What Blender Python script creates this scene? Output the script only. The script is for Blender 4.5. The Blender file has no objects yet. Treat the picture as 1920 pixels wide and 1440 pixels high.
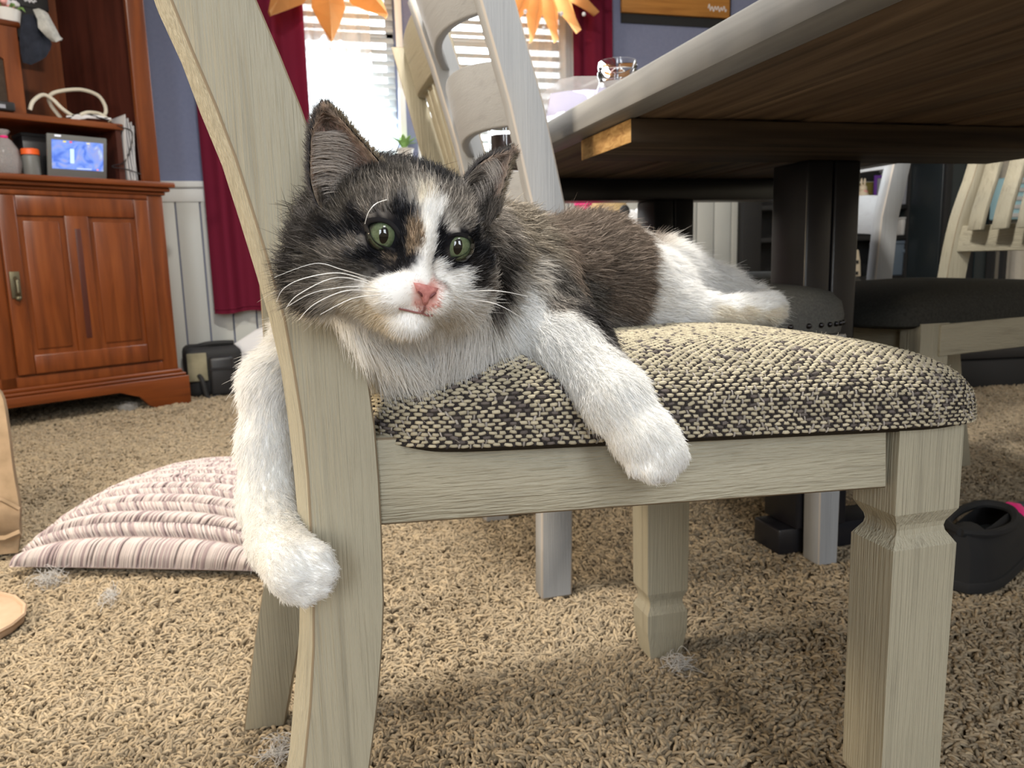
import bpy, bmesh, math, random
import numpy as np
from mathutils import Vector, Matrix
random.seed(7); rng = np.random.default_rng(7)
S = bpy.context.scene; COL = S.collection
# ------------------------------------------------------------------ camera, light, exposure
FPX, PITCH, ROLL, YAW, EYE = 1450.0, math.radians(9.1), math.radians(1.5), math.radians(15), 0.54
_F0 = np.array([math.sin(YAW), math.cos(YAW), 0.0]); _Z = np.array([0, 0, 1.0])
CF = _F0*math.cos(PITCH) - _Z*math.sin(PITCH)
_R0 = np.array([math.cos(YAW), -math.sin(YAW), 0]); _U0 = _F0*math.sin(PITCH) + _Z*math.cos(PITCH)
CR = math.cos(ROLL)*_R0 - math.sin(ROLL)*_U0; CU = math.sin(ROLL)*_R0 + math.cos(ROLL)*_U0
CC = np.array([0, 0, EYE])
def ray(x, y): return CF*FPX + CR*(x-960) - CU*(y-720)
def at(x, y, ax, v):
    d = ray(x, y); return CC + d*((v-CC[ax])/d[ax])
def atp(x, y, n, p):                       # on the plane through p with normal n
    d = ray(x, y); n = np.array(n, float); return CC + d*(((np.array(p)-CC) @ n)/(d @ n))
def proj(P):
    v = np.asarray(P) - CC; return 960+FPX*(v@CR)/(v@CF), 720-FPX*(v@CU)/(v@CF)
cam = bpy.data.objects.new('camera', bpy.data.cameras.new('camera')); COL.objects.link(cam)
cam.matrix_world = Matrix(((CR[0], CU[0], -CF[0], CC[0]), (CR[1], CU[1], -CF[1], CC[1]), (CR[2], CU[2], -CF[2], CC[2]), (0, 0, 0, 1)))
cam.data.sensor_width = 36; cam.data.lens = 36*FPX/1920; cam.data.clip_start = 0.02
cam.data.dof.use_dof = True; cam.data.dof.focus_distance = 0.47; cam.data.dof.aperture_fstop = 18.0
S.camera = cam
S.view_settings.view_transform = 'Standard'; S.view_settings.look = 'None'
S.view_settings.gamma = 1; S.view_settings.use_curve_mapping = False
S.view_settings.exposure = 0.35
W = bpy.data.worlds.new('world'); S.world = W; W.use_nodes = True
W.node_tree.nodes['Background'].inputs[0].default_value = (0.86, 0.94, 1.0, 1)
W.node_tree.nodes['Background'].inputs[1].default_value = 13.0
S.cycles.max_bounces = 10; S.cycles.diffuse_bounces = 8; S.cycles.glossy_bounces = 3
S.cycles.transparent_max_bounces = 12; S.cycles.transmission_bounces = 6
S.cycles.use_denoising = True; S.cycles.sample_clamp_indirect = 6; S.cycles.caustics_reflective = False; S.cycles.caustics_refractive = False
def area(name, loc, target, sx, sy, power, color, spread=180):
    L = bpy.data.lights.new(name, 'AREA'); L.shape = 'RECTANGLE'; L.size = sx; L.size_y = sy; L.energy = power; L.color = color
    L.spread = math.radians(spread)
    o = bpy.data.objects.new(name, L); COL.objects.link(o); o.location = loc
    o.rotation_euler = (Vector(target)-Vector(loc)).to_track_quat('-Z', 'Y').to_euler(); return o
area('ceiling_light', (0.16, 0.92, 2.38), (0.16, 0.92, 0), 0.26, 0.26, 58, (1.0, 0.95, 0.86))
area('side_lamp_light', (-1.35, 1.15, 1.62), (0.0, 0.9, 0.3), 0.40, 0.40, 29, (1.0, 0.88, 0.71))
area('overhead_fill_light', (0.30, -1.0, 2.38), (0.30, -1.0, 0), 0.45, 0.45, 8, (1.0, 0.99, 0.97))  # fill added above and behind the camera; no fixture modelled
for sx in (-1.05, 0.35): area('rear_cool_fill', (sx, -2.35, 1.30), (sx*.3, 0.6, 0.5), 0.62, 1.8, 41, (0.86, 0.93, 1.0))  # two cool fill panels added behind the camera; the back wall has no window
area('low_warm_fill', (-1.55, 0.72, 0.86), (0.4, 0.55, 0.28), 0.22, 0.22, 11, (1.0, 0.80, 0.55))  # low warm fill added to brighten left-facing leg sides; no lamp stands there
area('window_daylight', (0.69, 3.58, 1.55), (0.40, 0.8, 0.45), 1.15, 1.0, 40, (0.86, 0.94, 1.0))
# ------------------------------------------------------------------ helpers
def props(o, label=None, cat=None, group=None, kind=None):
    for k, v in (('label', label), ('category', cat), ('group', group), ('kind', kind)):
        if v: o[k] = v
    return o
def thing(name, label, cat, loc=(0, 0, 0), rz=0, group=None):
    o = bpy.data.objects.new(name, None); COL.objects.link(o); o.empty_display_size = .05
    o.location = loc; o.rotation_euler = (0, 0, rz); return props(o, label, cat, group)
def kids(o): return [c for c in bpy.data.objects if c.parent == o]
def copy_tree(o, parent=None):
    c = o.copy(); COL.objects.link(c)
    if parent: c.parent = parent
    for k in kids(o): copy_tree(k, c)
    return c
def wloc(o):
    v = Vector((0, 0, 0))
    while o: v += o.location; o = o.parent
    return v
class MB:
    def __init__(s): s.v = []; s.f = []; s.m = []
    def add(s, vs, fs, mi=0):
        b = len(s.v); s.v += [tuple(map(float, p)) for p in vs]; s.f += [tuple(b+i for i in f) for f in fs]; s.m += [mi]*len(fs); return s
    def box(s, c, d, rz=0, M=None, mi=0):
        c = np.array(c, float); h = np.array(d, float)/2
        P = np.array([[x, y, z] for x in (-1, 1) for y in (-1, 1) for z in (-1, 1)])*h
        if rz: P = P @ np.array([[math.cos(rz), math.sin(rz), 0], [-math.sin(rz), math.cos(rz), 0], [0, 0, 1]])
        if M is not None: P = P @ np.array(M.to_3x3()).T
        return s.add(P+c, [(0, 1, 3, 2), (4, 6, 7, 5), (0, 4, 5, 1), (2, 3, 7, 6), (0, 2, 6, 4), (1, 5, 7, 3)], mi)
    def bb(s, lo, hi, mi=0):
        lo = np.array(lo, float); hi = np.array(hi, float); return s.box((lo+hi)/2, hi-lo, mi=mi)
    def loft(s, rings, cap=True, closed=True, mi=0):
        n = len(rings[0]); vs = [p for r in rings for p in r]; fs = []
        for i in range(len(rings)-1):
            for j in range(n if closed else n-1):
                a = i*n+j; b = i*n+(j+1) % n; fs.append((a, b, b+n, a+n))
        if cap: fs += [tuple(range(n))[::-1], tuple((len(rings)-1)*n+i for i in range(n))]
        return s.add(vs, fs, mi)
    def tube(s, path, r, n=8, cap=True, mi=0):
        path = [np.array(p, float) for p in path]; rs = r if hasattr(r, '__len__') else [r]*len(path); rings = []; up = None
        for i, p in enumerate(path):
            t = path[min(i+1, len(path)-1)]-path[max(i-1, 0)]; t = t/(np.linalg.norm(t)+1e-12)
            if up is None: up = np.array([0, 0, 1.]) if abs(t[2]) < .9 else np.array([1., 0, 0])
            a = np.cross(t, up); a /= np.linalg.norm(a)+1e-12; b = np.cross(a, t); up = b
            rings.append([p+rs[i]*(math.cos(2*math.pi*k/n)*a+math.sin(2*math.pi*k/n)*b) for k in range(n)])
        return s.loft(rings, cap, mi=mi)
    def lathe(s, c, prof, n=24, mi=0, cap=True):
        return s.loft([[(c[0]+r*math.cos(2*math.pi*k/n), c[1]+r*math.sin(2*math.pi*k/n), c[2]+z) for k in range(n)] for r, z in prof], cap, mi=mi)
    def prism(s, poly, vec, mi=0):
        vec = np.array(vec, float); a = [np.array(p, float) for p in poly]; return s.loft([a, [p+vec for p in a]], mi=mi)
    def ball(s, c, r, n=10, m=14, mi=0, jitter=0):
        r = np.array(r if hasattr(r, '__len__') else (r, r, r), float); rings = []
        for i in range(1, n):
            t = math.pi*i/n; rings.append([np.array(c)+r*(1+jitter*random.uniform(-1, 1))*np.array([math.sin(t)*math.cos(2*math.pi*k/m), math.sin(t)*math.sin(2*math.pi*k/m), -math.cos(t)]) for k in range(m)])
        return s.loft(rings, mi=mi)
    def grid(s, P, mi=0, thick=0):
        P = np.array(P, float); a, b = P.shape[:2]
        fs = [(i*b+j, i*b+j+1, (i+1)*b+j+1, (i+1)*b+j) for i in range(a-1) for j in range(b-1)]
        if not thick: return s.add(P.reshape(-1, 3), fs, mi)
        du = np.gradient(P, axis=0); dv = np.gradient(P, axis=1); N = np.cross(du, dv); N /= np.linalg.norm(N, axis=2, keepdims=True)+1e-12
        Q = P+N*thick; k = a*b; rim = [i*b for i in range(a)] + [(a-1)*b+j for j in range(1, b)] + [i*b+b-1 for i in range(a-2, -1, -1)] + [j for j in range(b-2, 0, -1)]
        f2 = [tuple(k+i for i in f[::-1]) for f in fs]; fr = [(rim[i], rim[(i+1) % len(rim)], k+rim[(i+1) % len(rim)], k+rim[i]) for i in range(len(rim))]
        return s.add(np.concatenate([P.reshape(-1, 3), Q.reshape(-1, 3)]), fs+f2+fr, mi)
    def build(s, name, mats, parent=None, bevel=0, smooth=False, world=False, edge=None, seg=2, angle=30):
        me = bpy.data.meshes.new(name); V = s.v
        if world and parent:
            w = wloc(parent); V = [(p[0]-w.x, p[1]-w.y, p[2]-w.z) for p in V]
        me.from_pydata(V, [], s.f); mats = mats if isinstance(mats, (list, tuple)) else [mats]
        for m in mats: me.materials.append(m)
        me.polygons.foreach_set('material_index', s.m)
        bm = bmesh.new(); bm.from_mesh(me); bmesh.ops.recalc_face_normals(bm, faces=bm.faces)
        if bevel:
            es = [e for e in bm.edges if len(e.link_faces) == 2 and e.calc_face_angle(0) > math.radians(35)]
            mi = -1
            if edge is not None: me.materials.append(edge); mi = len(me.materials)-1
            bmesh.ops.bevel(bm, geom=es, offset=bevel, segments=seg, affect='EDGES', profile=.5, material=mi, clamp_overlap=True)
        bm.to_mesh(me); bm.free()
        if smooth or bevel:
            me.polygons.foreach_set('use_smooth', [True]*len(me.polygons))
            me.set_sharp_from_angle(angle=math.radians(angle if not bevel else 45))
        o = bpy.data.objects.new(name, me); COL.objects.link(o)
        if parent: o.parent = parent
        return o
def curves(name, pos, rad, mat, parent=None, color=None, n=None):
    """hair curves: pos (N,k,3), rad (N,k) or (k,)"""
    N, k = pos.shape[:2]; c = bpy.data.hair_curves.new(name); c.add_curves([k]*N)
    c.attributes['position'].data.foreach_set('vector', np.ascontiguousarray(pos, dtype=np.float32).ravel())
    r = np.broadcast_to(rad, (N, k)).astype(np.float32)
    (c.attributes.get('radius') or c.attributes.new('radius', 'FLOAT', 'POINT')).data.foreach_set('value', np.ascontiguousarray(r).ravel())
    if color is not None:
        a = c.attributes.new('col', 'FLOAT_COLOR', 'CURVE'); cc = np.ones((N, 4), np.float32); cc[:, :3] = color; a.data.foreach_set('color', cc.ravel())
    c.materials.append(mat); o = bpy.data.objects.new(name, c); COL.objects.link(o)
    if parent: o.parent = parent
    return o
def sstep(a, b, x): t = min(1, max(0, (x-a)/(b-a))); return t*t*(3-2*t)
def vnoise(P, scale, seed=0):                                   # cheap smooth vector noise
    r = np.random.default_rng(seed); out = np.zeros_like(P)
    for q in range(4):
        K = r.normal(size=(3, 3))*scale*(1+.7*q); ph = r.uniform(0, 6.28, 3); out += np.sin(P@K.T+ph)/(1+.5*q)
    return out/2.0
# ------------------------------------------------------------------ materials
def nt(m): return m.node_tree.nodes, m.node_tree.links
def base(name, color, rough=.5, metal=0, spec=.5, **kw):
    m = bpy.data.materials.new(name); m.use_nodes = True; b = m.node_tree.nodes['Principled BSDF']
    b.inputs['Base Color'].default_value = (*color, 1); b.inputs['Roughness'].default_value = rough; b.inputs['Metallic'].default_value = metal
    b.inputs['Specular IOR Level'].default_value = spec
    for k, v in kw.items():
        i = b.inputs[k.replace('_', ' ')]; i.default_value = (*v, 1) if isinstance(v, tuple) and len(v) == 3 else v
    return m
def tex(name, stops, scale=(1, 1, 1), nscale=8, detail=4, rough=.5, bump=0, dist=.002, spec=.4, distort=0, kind='NOISE', bscale=None, **kw):
    """principled with a colour ramp over (stretched) noise in object space and an optional bump"""
    m = base(name, stops[0][1], rough, spec=spec, **kw); N, L = nt(m); b = N['Principled BSDF']
    tc = N.new('ShaderNodeTexCoord'); mp = N.new('ShaderNodeMapping'); mp.inputs['Scale'].default_value = scale; L.new(tc.outputs['Object'], mp.inputs[0])
    if kind == 'NOISE':
        t = N.new('ShaderNodeTexNoise'); t.inputs['Scale'].default_value = nscale; t.inputs['Detail'].default_value = detail; t.inputs['Distortion'].default_value = distort
    else:
        t = N.new('ShaderNodeTexVoronoi'); t.inputs['Scale'].default_value = nscale
    L.new(mp.outputs[0], t.inputs['Vector']); r = N.new('ShaderNodeValToRGB'); L.new(t.outputs[0], r.inputs[0])
    e = r.color_ramp.elements
    while len(e) < len(stops): e.new(.5)
    for i, (p, c) in enumerate(stops): e[i].position = p; e[i].color = (*c, 1)
    L.new(r.outputs[0], b.inputs['Base Color'])
    if bump:
        src = t
        if bscale:
            m2 = N.new('ShaderNodeMapping'); m2.inputs['Scale'].default_value = bscale; L.new(tc.outputs['Object'], m2.inputs[0])
            src = N.new('ShaderNodeTexNoise'); src.inputs['Scale'].default_value = 1; src.inputs['Detail'].default_value = 3; L.new(m2.outputs[0], src.inputs['Vector'])
        bp = N.new('ShaderNodeBump'); bp.inputs['Strength'].default_value = bump; bp.inputs['Distance'].default_value = dist
        L.new(src.outputs[0], bp.inputs['Height']); L.new(bp.outputs[0], b.inputs['Normal'])
    return m
def attr_mat(name, rough=.7, trans=0.0, spec=.2, gain=1.0):
    m = base(name, (.5, .5, .5), rough, spec=spec); N, L = nt(m); b = N['Principled BSDF']
    a = N.new('ShaderNodeAttribute'); a.attribute_name = 'col'; L.new(a.outputs['Color'], b.inputs['Base Color'])
    if trans:
        t = N.new('ShaderNodeBsdfTranslucent'); mx = N.new('ShaderNodeMixShader'); mx.inputs[0].default_value = trans
        L.new(a.outputs['Color'], t.inputs['Color']); L.new(b.outputs[0], mx.inputs[1]); L.new(t.outputs[0], mx.inputs[2])
        L.new(mx.outputs[0], N['Material Output'].inputs['Surface'])
    return m
def sheer(name, color, alpha):
    m = bpy.data.materials.new(name); m.use_nodes = True; N, L = nt(m); N.remove(N['Principled BSDF'])
    d = N.new('ShaderNodeBsdfDiffuse'); t = N.new('ShaderNodeBsdfTranslucent'); x = N.new('ShaderNodeBsdfTransparent'); a = N.new('ShaderNodeMixShader'); b = N.new('ShaderNodeMixShader')
    d.inputs[0].default_value = t.inputs[0].default_value = (*color, 1); a.inputs[0].default_value = .6; b.inputs[0].default_value = alpha
    L.new(d.outputs[0], a.inputs[1]); L.new(t.outputs[0], a.inputs[2]); L.new(x.outputs[0], b.inputs[1]); L.new(a.outputs[0], b.inputs[2]); L.new(b.outputs[0], N['Material Output'].inputs['Surface']); return m
def cloth(name, color, tr=.3, rough=.9):
    m = base(name, color, rough, spec=.1); N, L = nt(m); t = N.new('ShaderNodeBsdfTranslucent'); t.inputs[0].default_value = (*color, 1); mx = N.new('ShaderNodeMixShader'); mx.inputs[0].default_value = tr
    L.new(N['Principled BSDF'].outputs[0], mx.inputs[1]); L.new(t.outputs[0], mx.inputs[2]); L.new(mx.outputs[0], N['Material Output'].inputs['Surface']); return m
def paint(name, c, axis, worn=.80, bump=1.0):
    sc = [560, 560, 560]; sc['xyz'.index(axis)] = 11; cs = [120, 120, 120]; cs['xyz'.index(axis)] = 4
    d = tuple(v*worn for v in c); w = tuple(min(1, v*1.05) for v in c)
    return tex(name, [(.30, d), (.43, c), (.75, w)], scale=cs, nscale=1, detail=5, rough=.5, bump=bump, dist=.0020, bscale=sc, spec=.35)
CREAM = (.345, .316, .238); WHITE = (.30, .31, .325)
M = dict(
    cream_z=paint('cream_paint_upright', CREAM, 'z'), cream_x=paint('cream_paint_lengthwise', CREAM, 'x'), cream_y=paint('cream_paint_crosswise', CREAM, 'y'),
    worn=base('worn_paint_edge', (.20, .155, .10), .7),
    white_z=paint('white_paint_upright', WHITE, 'z', .9, .35), white_y=paint('white_paint_crosswise', WHITE, 'y', .9, .35), white_x=paint('white_paint_lengthwise', WHITE, 'x', .9, .35),
    worn_white=base('worn_white_edge', (.40, .365, .335), .7),
    cherry_z=tex('cherry_upright', [(.25, (.085, .019, .004)), (.55, (.165, .040, .008)), (.8, (.225, .062, .014))], (14, 14, 1.2), 2.5, 6, .32, .06, .001, .5, .6),
    cherry_x=tex('cherry_lengthwise', [(.25, (.085, .019, .004)), (.55, (.165, .040, .008)), (.8, (.225, .062, .014))], (1.2, 14, 14), 2.5, 6, .32, .06, .001, .5, .6),
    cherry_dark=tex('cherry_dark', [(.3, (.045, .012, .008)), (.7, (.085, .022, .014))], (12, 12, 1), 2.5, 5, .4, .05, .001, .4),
    brass=base('aged_brass', (.16, .14, .09), .45, .9),
    plank=tex('rough_dark_plank', [(.25, (.035, .026, .018)), (.5, (.13, .088, .057)), (.75, (.22, .155, .10))], (30, 1.6, 30), 1.6, 7, .75, .5, .002, .25, .7),
    cleat=tex('rough_cleat_wood', [(.25, (.018, .013, .010)), (.5, (.06, .042, .028)), (.8, (.12, .085, .055))], (1.6, 30, 30), 1.6, 7, .75, .5, .002, .25, .7),
    endgrain=tex('raw_end_grain', [(.3, (.30, .16, .060)), (.6, (.52, .32, .13)), (.8, (.62, .42, .20))], (20, 20, 60), 2.0, 5, .8, .4, .002, .2, 1.0),
    tabletop=tex('grey_washed_top', [(.3, (.16, .16, .162)), (.6, (.255, .255, .255)), (.8, (.33, .33, .325))], (25, 1.5, 25), 1.8, 6, .55, .3, .001, .4, .5),
    black=base('black_metal', (.012, .012, .015), .32, 0, .5), blackm=base('black_matte', (.012, .012, .013), .75),
    blackplastic=base('black_plastic', (.016, .016, .018), .4),
    wall=tex('slate_blue_wall', [(.3, (.185, .205, .31)), (.7, (.205, .225, .335))], (1, 1, 1), 60, 3, .8, .08, .001, .2),
    wallside=tex('warm_side_wall', [(.3, (.55, .50, .42)), (.7, (.60, .55, .46))], (1, 1, 1), 60, 3, .85),
    trimw=base('white_trim', (.74, .75, .73), .45), board=base('wainscot_white', (.56, .57, .54), .5),
    ceil=base('ceiling_white', (.75, .73, .69), .9),
    floor=tex('carpet_backing', [(.3, (.085, .062, .040)), (.7, (.16, .12, .08))], (1, 1, 1), 90, 4, .95, .6, .01, .1),
    curtain=cloth('burgundy_curtain', (.21, .020, .050), .40), sheerm=sheer('sheer_white', (.95, .96, .96), .62),
    blind=cloth('white_blind_slat', (.90, .93, .93), .70, .5), vinyl=base('window_vinyl', (.80, .82, .82), .4),
    glass=base('clear_glass', (1, 1, 1), .02, Transmission_Weight=1.0, IOR=1.45),
    greyfab=tex('grey_seat_fabric', [(.3, (.10, .10, .095)), (.7, (.15, .15, .14))], (1, 1, 1), 300, 3, .95, .3, .001, .1),
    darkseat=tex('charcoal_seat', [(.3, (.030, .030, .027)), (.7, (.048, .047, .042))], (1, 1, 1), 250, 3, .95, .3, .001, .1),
    weavebase=base('weave_ground', (.040, .034, .030), .95, spec=.05),
    nail=base('dark_nailhead', (.03, .028, .03), .3, .9),
    kraft=cloth('kraft_paper', (.62, .34, .13), .45), wpaper=base('white_paper', (.72, .72, .74), .8),
    pine=tex('stained_pine', [(.3, (.30, .12, .022)), (.6, (.46, .205, .045)), (.8, (.55, .27, .07))], (1.3, 8, 20), 2.2, 6, .6, .2, .001, .3, .8),
    navy=tex('navy_cloth', [(.3, (.008, .010, .018)), (.7, (.018, .022, .036))], (1, 1, 1), 50, 4, .9), greycl=tex('grey_cloth', [(.3, (.30, .30, .28)), (.7, (.46, .45, .42))], (1, 1, 1), 60, 4, .9),
    tan=tex('tan_suede', [(.3, (.22, .155, .095)), (.7, (.31, .22, .14))], (1, 1, 1), 30, 5, .9, .3, .004, .1), peach=tex('peach_suede', [(.3, (.34, .235, .155)), (.7, (.41, .29, .20))], (1, 1, 1), 30, 4, .9, .2, .003, .1),
    greyplastic=base('grey_plastic', (.15, .155, .15), .35), orange=base('orange_lid', (.80, .12, .02), .4), white=base('white_plastic', (.72, .70, .66), .45),
    clearbag=base('clear_bag', (.95, .90, .90), .12, Transmission_Weight=.75, IOR=1.15), pinkish=tex('snack_filling', [(.3, (.30, .17, .12)), (.7, (.58, .42, .30))], (1, 1, 1), 40, 4, .7),
    mesh=tex('tan_mesh_window', [(.3, (.12, .11, .07)), (.7, (.34, .31, .21))], (1, 1, 1), 8, 3, .9), blue=base('blue_plastic', (.03, .10, .52), .4),
    pink=base('hot_pink', (.85, .02, .22), .5), plush=tex('tan_plush', [(.3, (.42, .30, .14)), (.7, (.62, .46, .25))], (1, 1, 1), 160, 4, .95, .6, .004, .1), magenta=base('burgundy_ball', (.22, .02, .06), .6),
    bin=base('blue_grey_bin', (.11, .145, .19), .3), binw=base('white_bin', (.52, .52, .52), .4), olive=base('olive_box', (.17, .14, .03), .6), purple=base('purple_frame', (.14, .045, .32), .4), grey=base('plain_grey', (.28, .29, .33), .6),
    cream=base('cream_ceramic', (.72, .62, .47), .5), rosy=base('rosy_patch', (.75, .36, .33), .6), aqua=base('aqua_panel', (.38, .62, .70), .35), darkteal=base('dark_cabinet', (.016, .022, .026), .3),
    leafm=base('plant_leaf', (.16, .28, .07), .6), lav=base('lavender_film', (.60, .58, .80), .35), cookie=base('pink_cookies', (.72, .38, .36), .7),
    red=base('red_mark', (.55, .05, .05), .5), lint=base('grey_lint', (.42, .41, .40), 1.0), shoe=base('black_shoe', (.006, .006, .007), .85), lining=base('grey_lining', (.06, .075, .085), .9))
for m in ('clearbag',): M[m].blend_method = 'HASHED' if hasattr(M[m], 'blend_method') else 'HASHED'
# ------------------------------------------------------------------ the room
YW, XL, XR, YB, ZC = 3.70, -2.3, 3.5, -2.45, 2.45
st = lambda o: props(o, kind='structure')
floor = st(MB().bb((XL-.1, YB-.1, -.1), (XR+.1, YW+.1, -.004)).build('floor', M['floor']))
st(MB().bb((XL-.1, YB-.1, ZC), (XR+.1, YW+.1, ZC+.1)).build('ceiling', M['ceil']))
st(MB().bb((XL-.1, YB, 0), (XL, YW, ZC)).build('wall_left', M['wallside']))
st(MB().bb((XR, YB, 0), (XR+.1, YW, ZC)).build('wall_right', M['wallside']))
st(MB().bb((XL, YB-.1, 0), (XR, YB, ZC)).build('wall_back', M['wallside']))
WX = (0.05, 0.49, 0.60, 1.34); WZ = (1.00, 2.12)
b = MB(); b.bb((XL, YW, 0), (XR, YW+.13, WZ[0])); b.bb((XL, YW, WZ[1]), (XR, YW+.13, ZC)); b.bb((XL, YW, WZ[0]), (WX[0], YW+.13, WZ[1])); b.bb((WX[3], YW, WZ[0]), (XR, YW+.13, WZ[1])); b.bb((WX[1], YW, WZ[0]), (WX[2], YW+.13, WZ[1]))
wall_far = st(b.build('wall_far', M['wall']))
bd = None
for i in range(47):
    x0 = -1.2+i*.1
    if bd is None: bd = MB().bb((.003, YW-.014, .10), (.097, YW+.001, .84)).build('wainscot_board', M['board'], wall_far, bevel=.003); bd.location = (x0, 0, 0)
    else:
        c = bd.copy(); COL.objects.link(c); c.parent = wall_far; c.location = (x0, 0, 0)
st(MB().bb((-1.3, YW-.034, .885), (XR, YW, .912)).build('trim_1', M['trimw'], bevel=.004))
st(MB().bb((-1.3, YW-.020, .825), (XR, YW, .885)).build('trim_2', M['trimw'], bevel=.003))
st(MB().bb((-1.3, YW-.018, 0), (XR, YW, .10)).build('baseboard_far', M['trimw'], bevel=.004))
def window(n, x0, x1):
    z0, z1 = WZ; b = MB(); t = .035
    for lo, hi in (((x0, z0), (x0+t, z1)), ((x1-t, z0), (x1, z1)), ((x0, z0), (x1, z0+t)), ((x0, z1-t), (x1, z1)), ((x0, 1.55), (x1, 1.585))):
        b.bb((lo[0], YW+.085, lo[1]), (hi[0], YW+.125, hi[1]))
    w = st(b.build('window_%d' % n, M['vinyl'], bevel=.003))
    MB().bb((x0+t, YW+.100, z0+t), (x1-t, YW+.104, 1.55)).build('pane', M['glass'], w); MB().bb((x0+t, YW+.108, 1.585), (x1-t, YW+.112, z1-t)).build('pane', M['glass'], w)
    b = MB()
    for lo, hi in (((x0-.03, z0), (x0, z1)), ((x1, z0), (x1+.03, z1)), ((x0-.03, z1), (x1+.03, z1+.05))): b.bb((lo[0], YW-.012, lo[1]), (hi[0], YW+.02, hi[1]))
    b.build('casing', M['trimw'], w, bevel=.003)
    MB().bb((x0-.03, YW-.05, z0-.025), (x1+.03, YW+.085, z0)).build('sill', M['trimw'], w, bevel=.004)
    bl = thing('window_blind', ('white slatted blind in the window beside the left burgundy curtain', 'white slatted blind in the window beside the right burgundy curtain')[n-1], 'blind', ((x0+x1)/2, YW+.05, z0), group='white window blinds')
    ww = x1-x0-.012; sl = None; a = math.radians(38)
    for k in range(21):
        z = .05+k*.0495
        if sl is None:
            P = [[(x, y*math.cos(a), y*math.sin(a)+.004*(1-(y/.025)**2)) for x in (-ww/2, ww/2)] for y in (-.025, -.012, 0, .012, .025)]
            sl = MB().grid(P, thick=.0025).build('slat', M['blind'], bl, smooth=True)
        else: sl2 = sl.copy(); COL.objects.link(sl2); sl2.parent = bl; s_ = sl2
        (sl if k == 0 else s_).location = (0, 0, z)
    MB().box((0, 0, .012), (ww, .05, .018)).build('bottom_rail', M['vinyl'], bl, bevel=.003); MB().box((0, 0, 1.09), (ww, .055, .05)).build('head_rail', M['vinyl'], bl, bevel=.003)
    for sx in (-.36, .36): MB().tube([(sx*ww, -.027, .02), (sx*ww, -.027, 1.07)], .0012, 5).build('ladder_cord', M['vinyl'], bl)
window(1, WX[0], WX[1]); window(2, WX[2], WX[3])
def drape(name, x0, x1, z0, z1, y, folds, amp, mat, label, cat, seed, pinch=0):
    n = int(folds*14)+1; P = []; rr = random.Random(seed); ph = [rr.uniform(0, 6.3) for _ in range(4)]
    for j in range(15):
        z = z0+(z1-z0)*j/14; row = []
        for i in range(n):
            u = i/(n-1); w = 2*math.pi*folds*u; k = 1-.18*pinch*(j/14)
            row.append(((x0+x1)/2+(u-.5)*(x1-x0)*k, y+amp*(math.sin(w+ph[0]+.25*math.sin(2.3*z+ph[1]))+.35*math.sin(2*w+ph[2]+z)), z+.006*math.sin(w*.5+ph[3])*(j == 0)))
        P.append(row)
    t = thing(name, label, cat, ((x0+x1)/2, y, z0))
    MB().grid(P, thick=.0016).build('panel', mat, t, smooth=True, world=True, angle=80)
    b = MB(); q = [(p[0], p[1]-.001, p[2]+.02) for p in P[0]]; b.tube(q, .0032, 6); b.build('hem', mat, t, smooth=True, world=True); return t
drape('curtain', -.37, .088, .345, 2.2, 3.60, 3.6, .020, M['curtain'], 'long burgundy curtain at the left of the window, behind the chair back', 'curtain', 3)
drape('curtain', 1.30, 1.50, .345, 2.2, 3.60, 1.8, .014, M['curtain'], 'burgundy curtain at the right of the window, beside the wooden sign', 'curtain', 5)
drape('sheer_curtain', .06, .37, .98, 2.18, 3.655, 4.5, .012, M['sheerm'], 'thin white sheer over the window beside the left burgundy curtain', 'sheer curtain', 8)
drape('sheer_curtain', 1.06, 1.33, .98, 2.18, 3.655, 4.0, .012, M['sheerm'], 'thin white sheer over the window beside the right burgundy curtain', 'sheer curtain', 9)
t = thing('curtain_rod', 'dark curtain rod above the window', 'curtain rod', (.55, 3.63, 2.2))
MB().tube([(-1.05, 0, 0), (1.1, 0, 0)], .011, 10).build('rod', M['black'], t, smooth=True)
for sx in (-1.06, 1.11): MB().ball((sx, 0, 0), .022).build('finial', M['black'], t, smooth=True)
for sx in (-.95, 1.0): MB().box((sx, .035, 0), (.012, .07, .03)).build('bracket', M['black'], t)
# potted plant on the sill
t = thing('sill_plant', 'small green plant on the window sill behind the slat backed chair', 'plant', (.50, 3.66, 1.0))
MB().lathe((0, 0, 0), [(.030, 0), (.042, .05), (.046, .055), (.040, .055)], 16).build('pot', M['white'], t, smooth=True)
for k in range(16):
    a = k*2.4; L = .045+.03*random.random(); e = np.array([math.cos(a)*L*.8, math.sin(a)*.4*L, .05+L*(.5+.5*random.random())]); w = np.array([-math.sin(a), math.cos(a), 0])*.012
    p0 = np.array([0, 0, .05]); m_ = (p0+e)/2+np.array([0, 0, .012])
    MB().grid([[p0-w*.2, p0+w*.2], [m_-w, m_+w], [e-w*.7, e+w*.7], [e+(e-m_)*.5-w*.05, e+(e-m_)*.5+w*.05]], thick=.001).build('leaf', M['leafm'], t, smooth=True)
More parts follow.
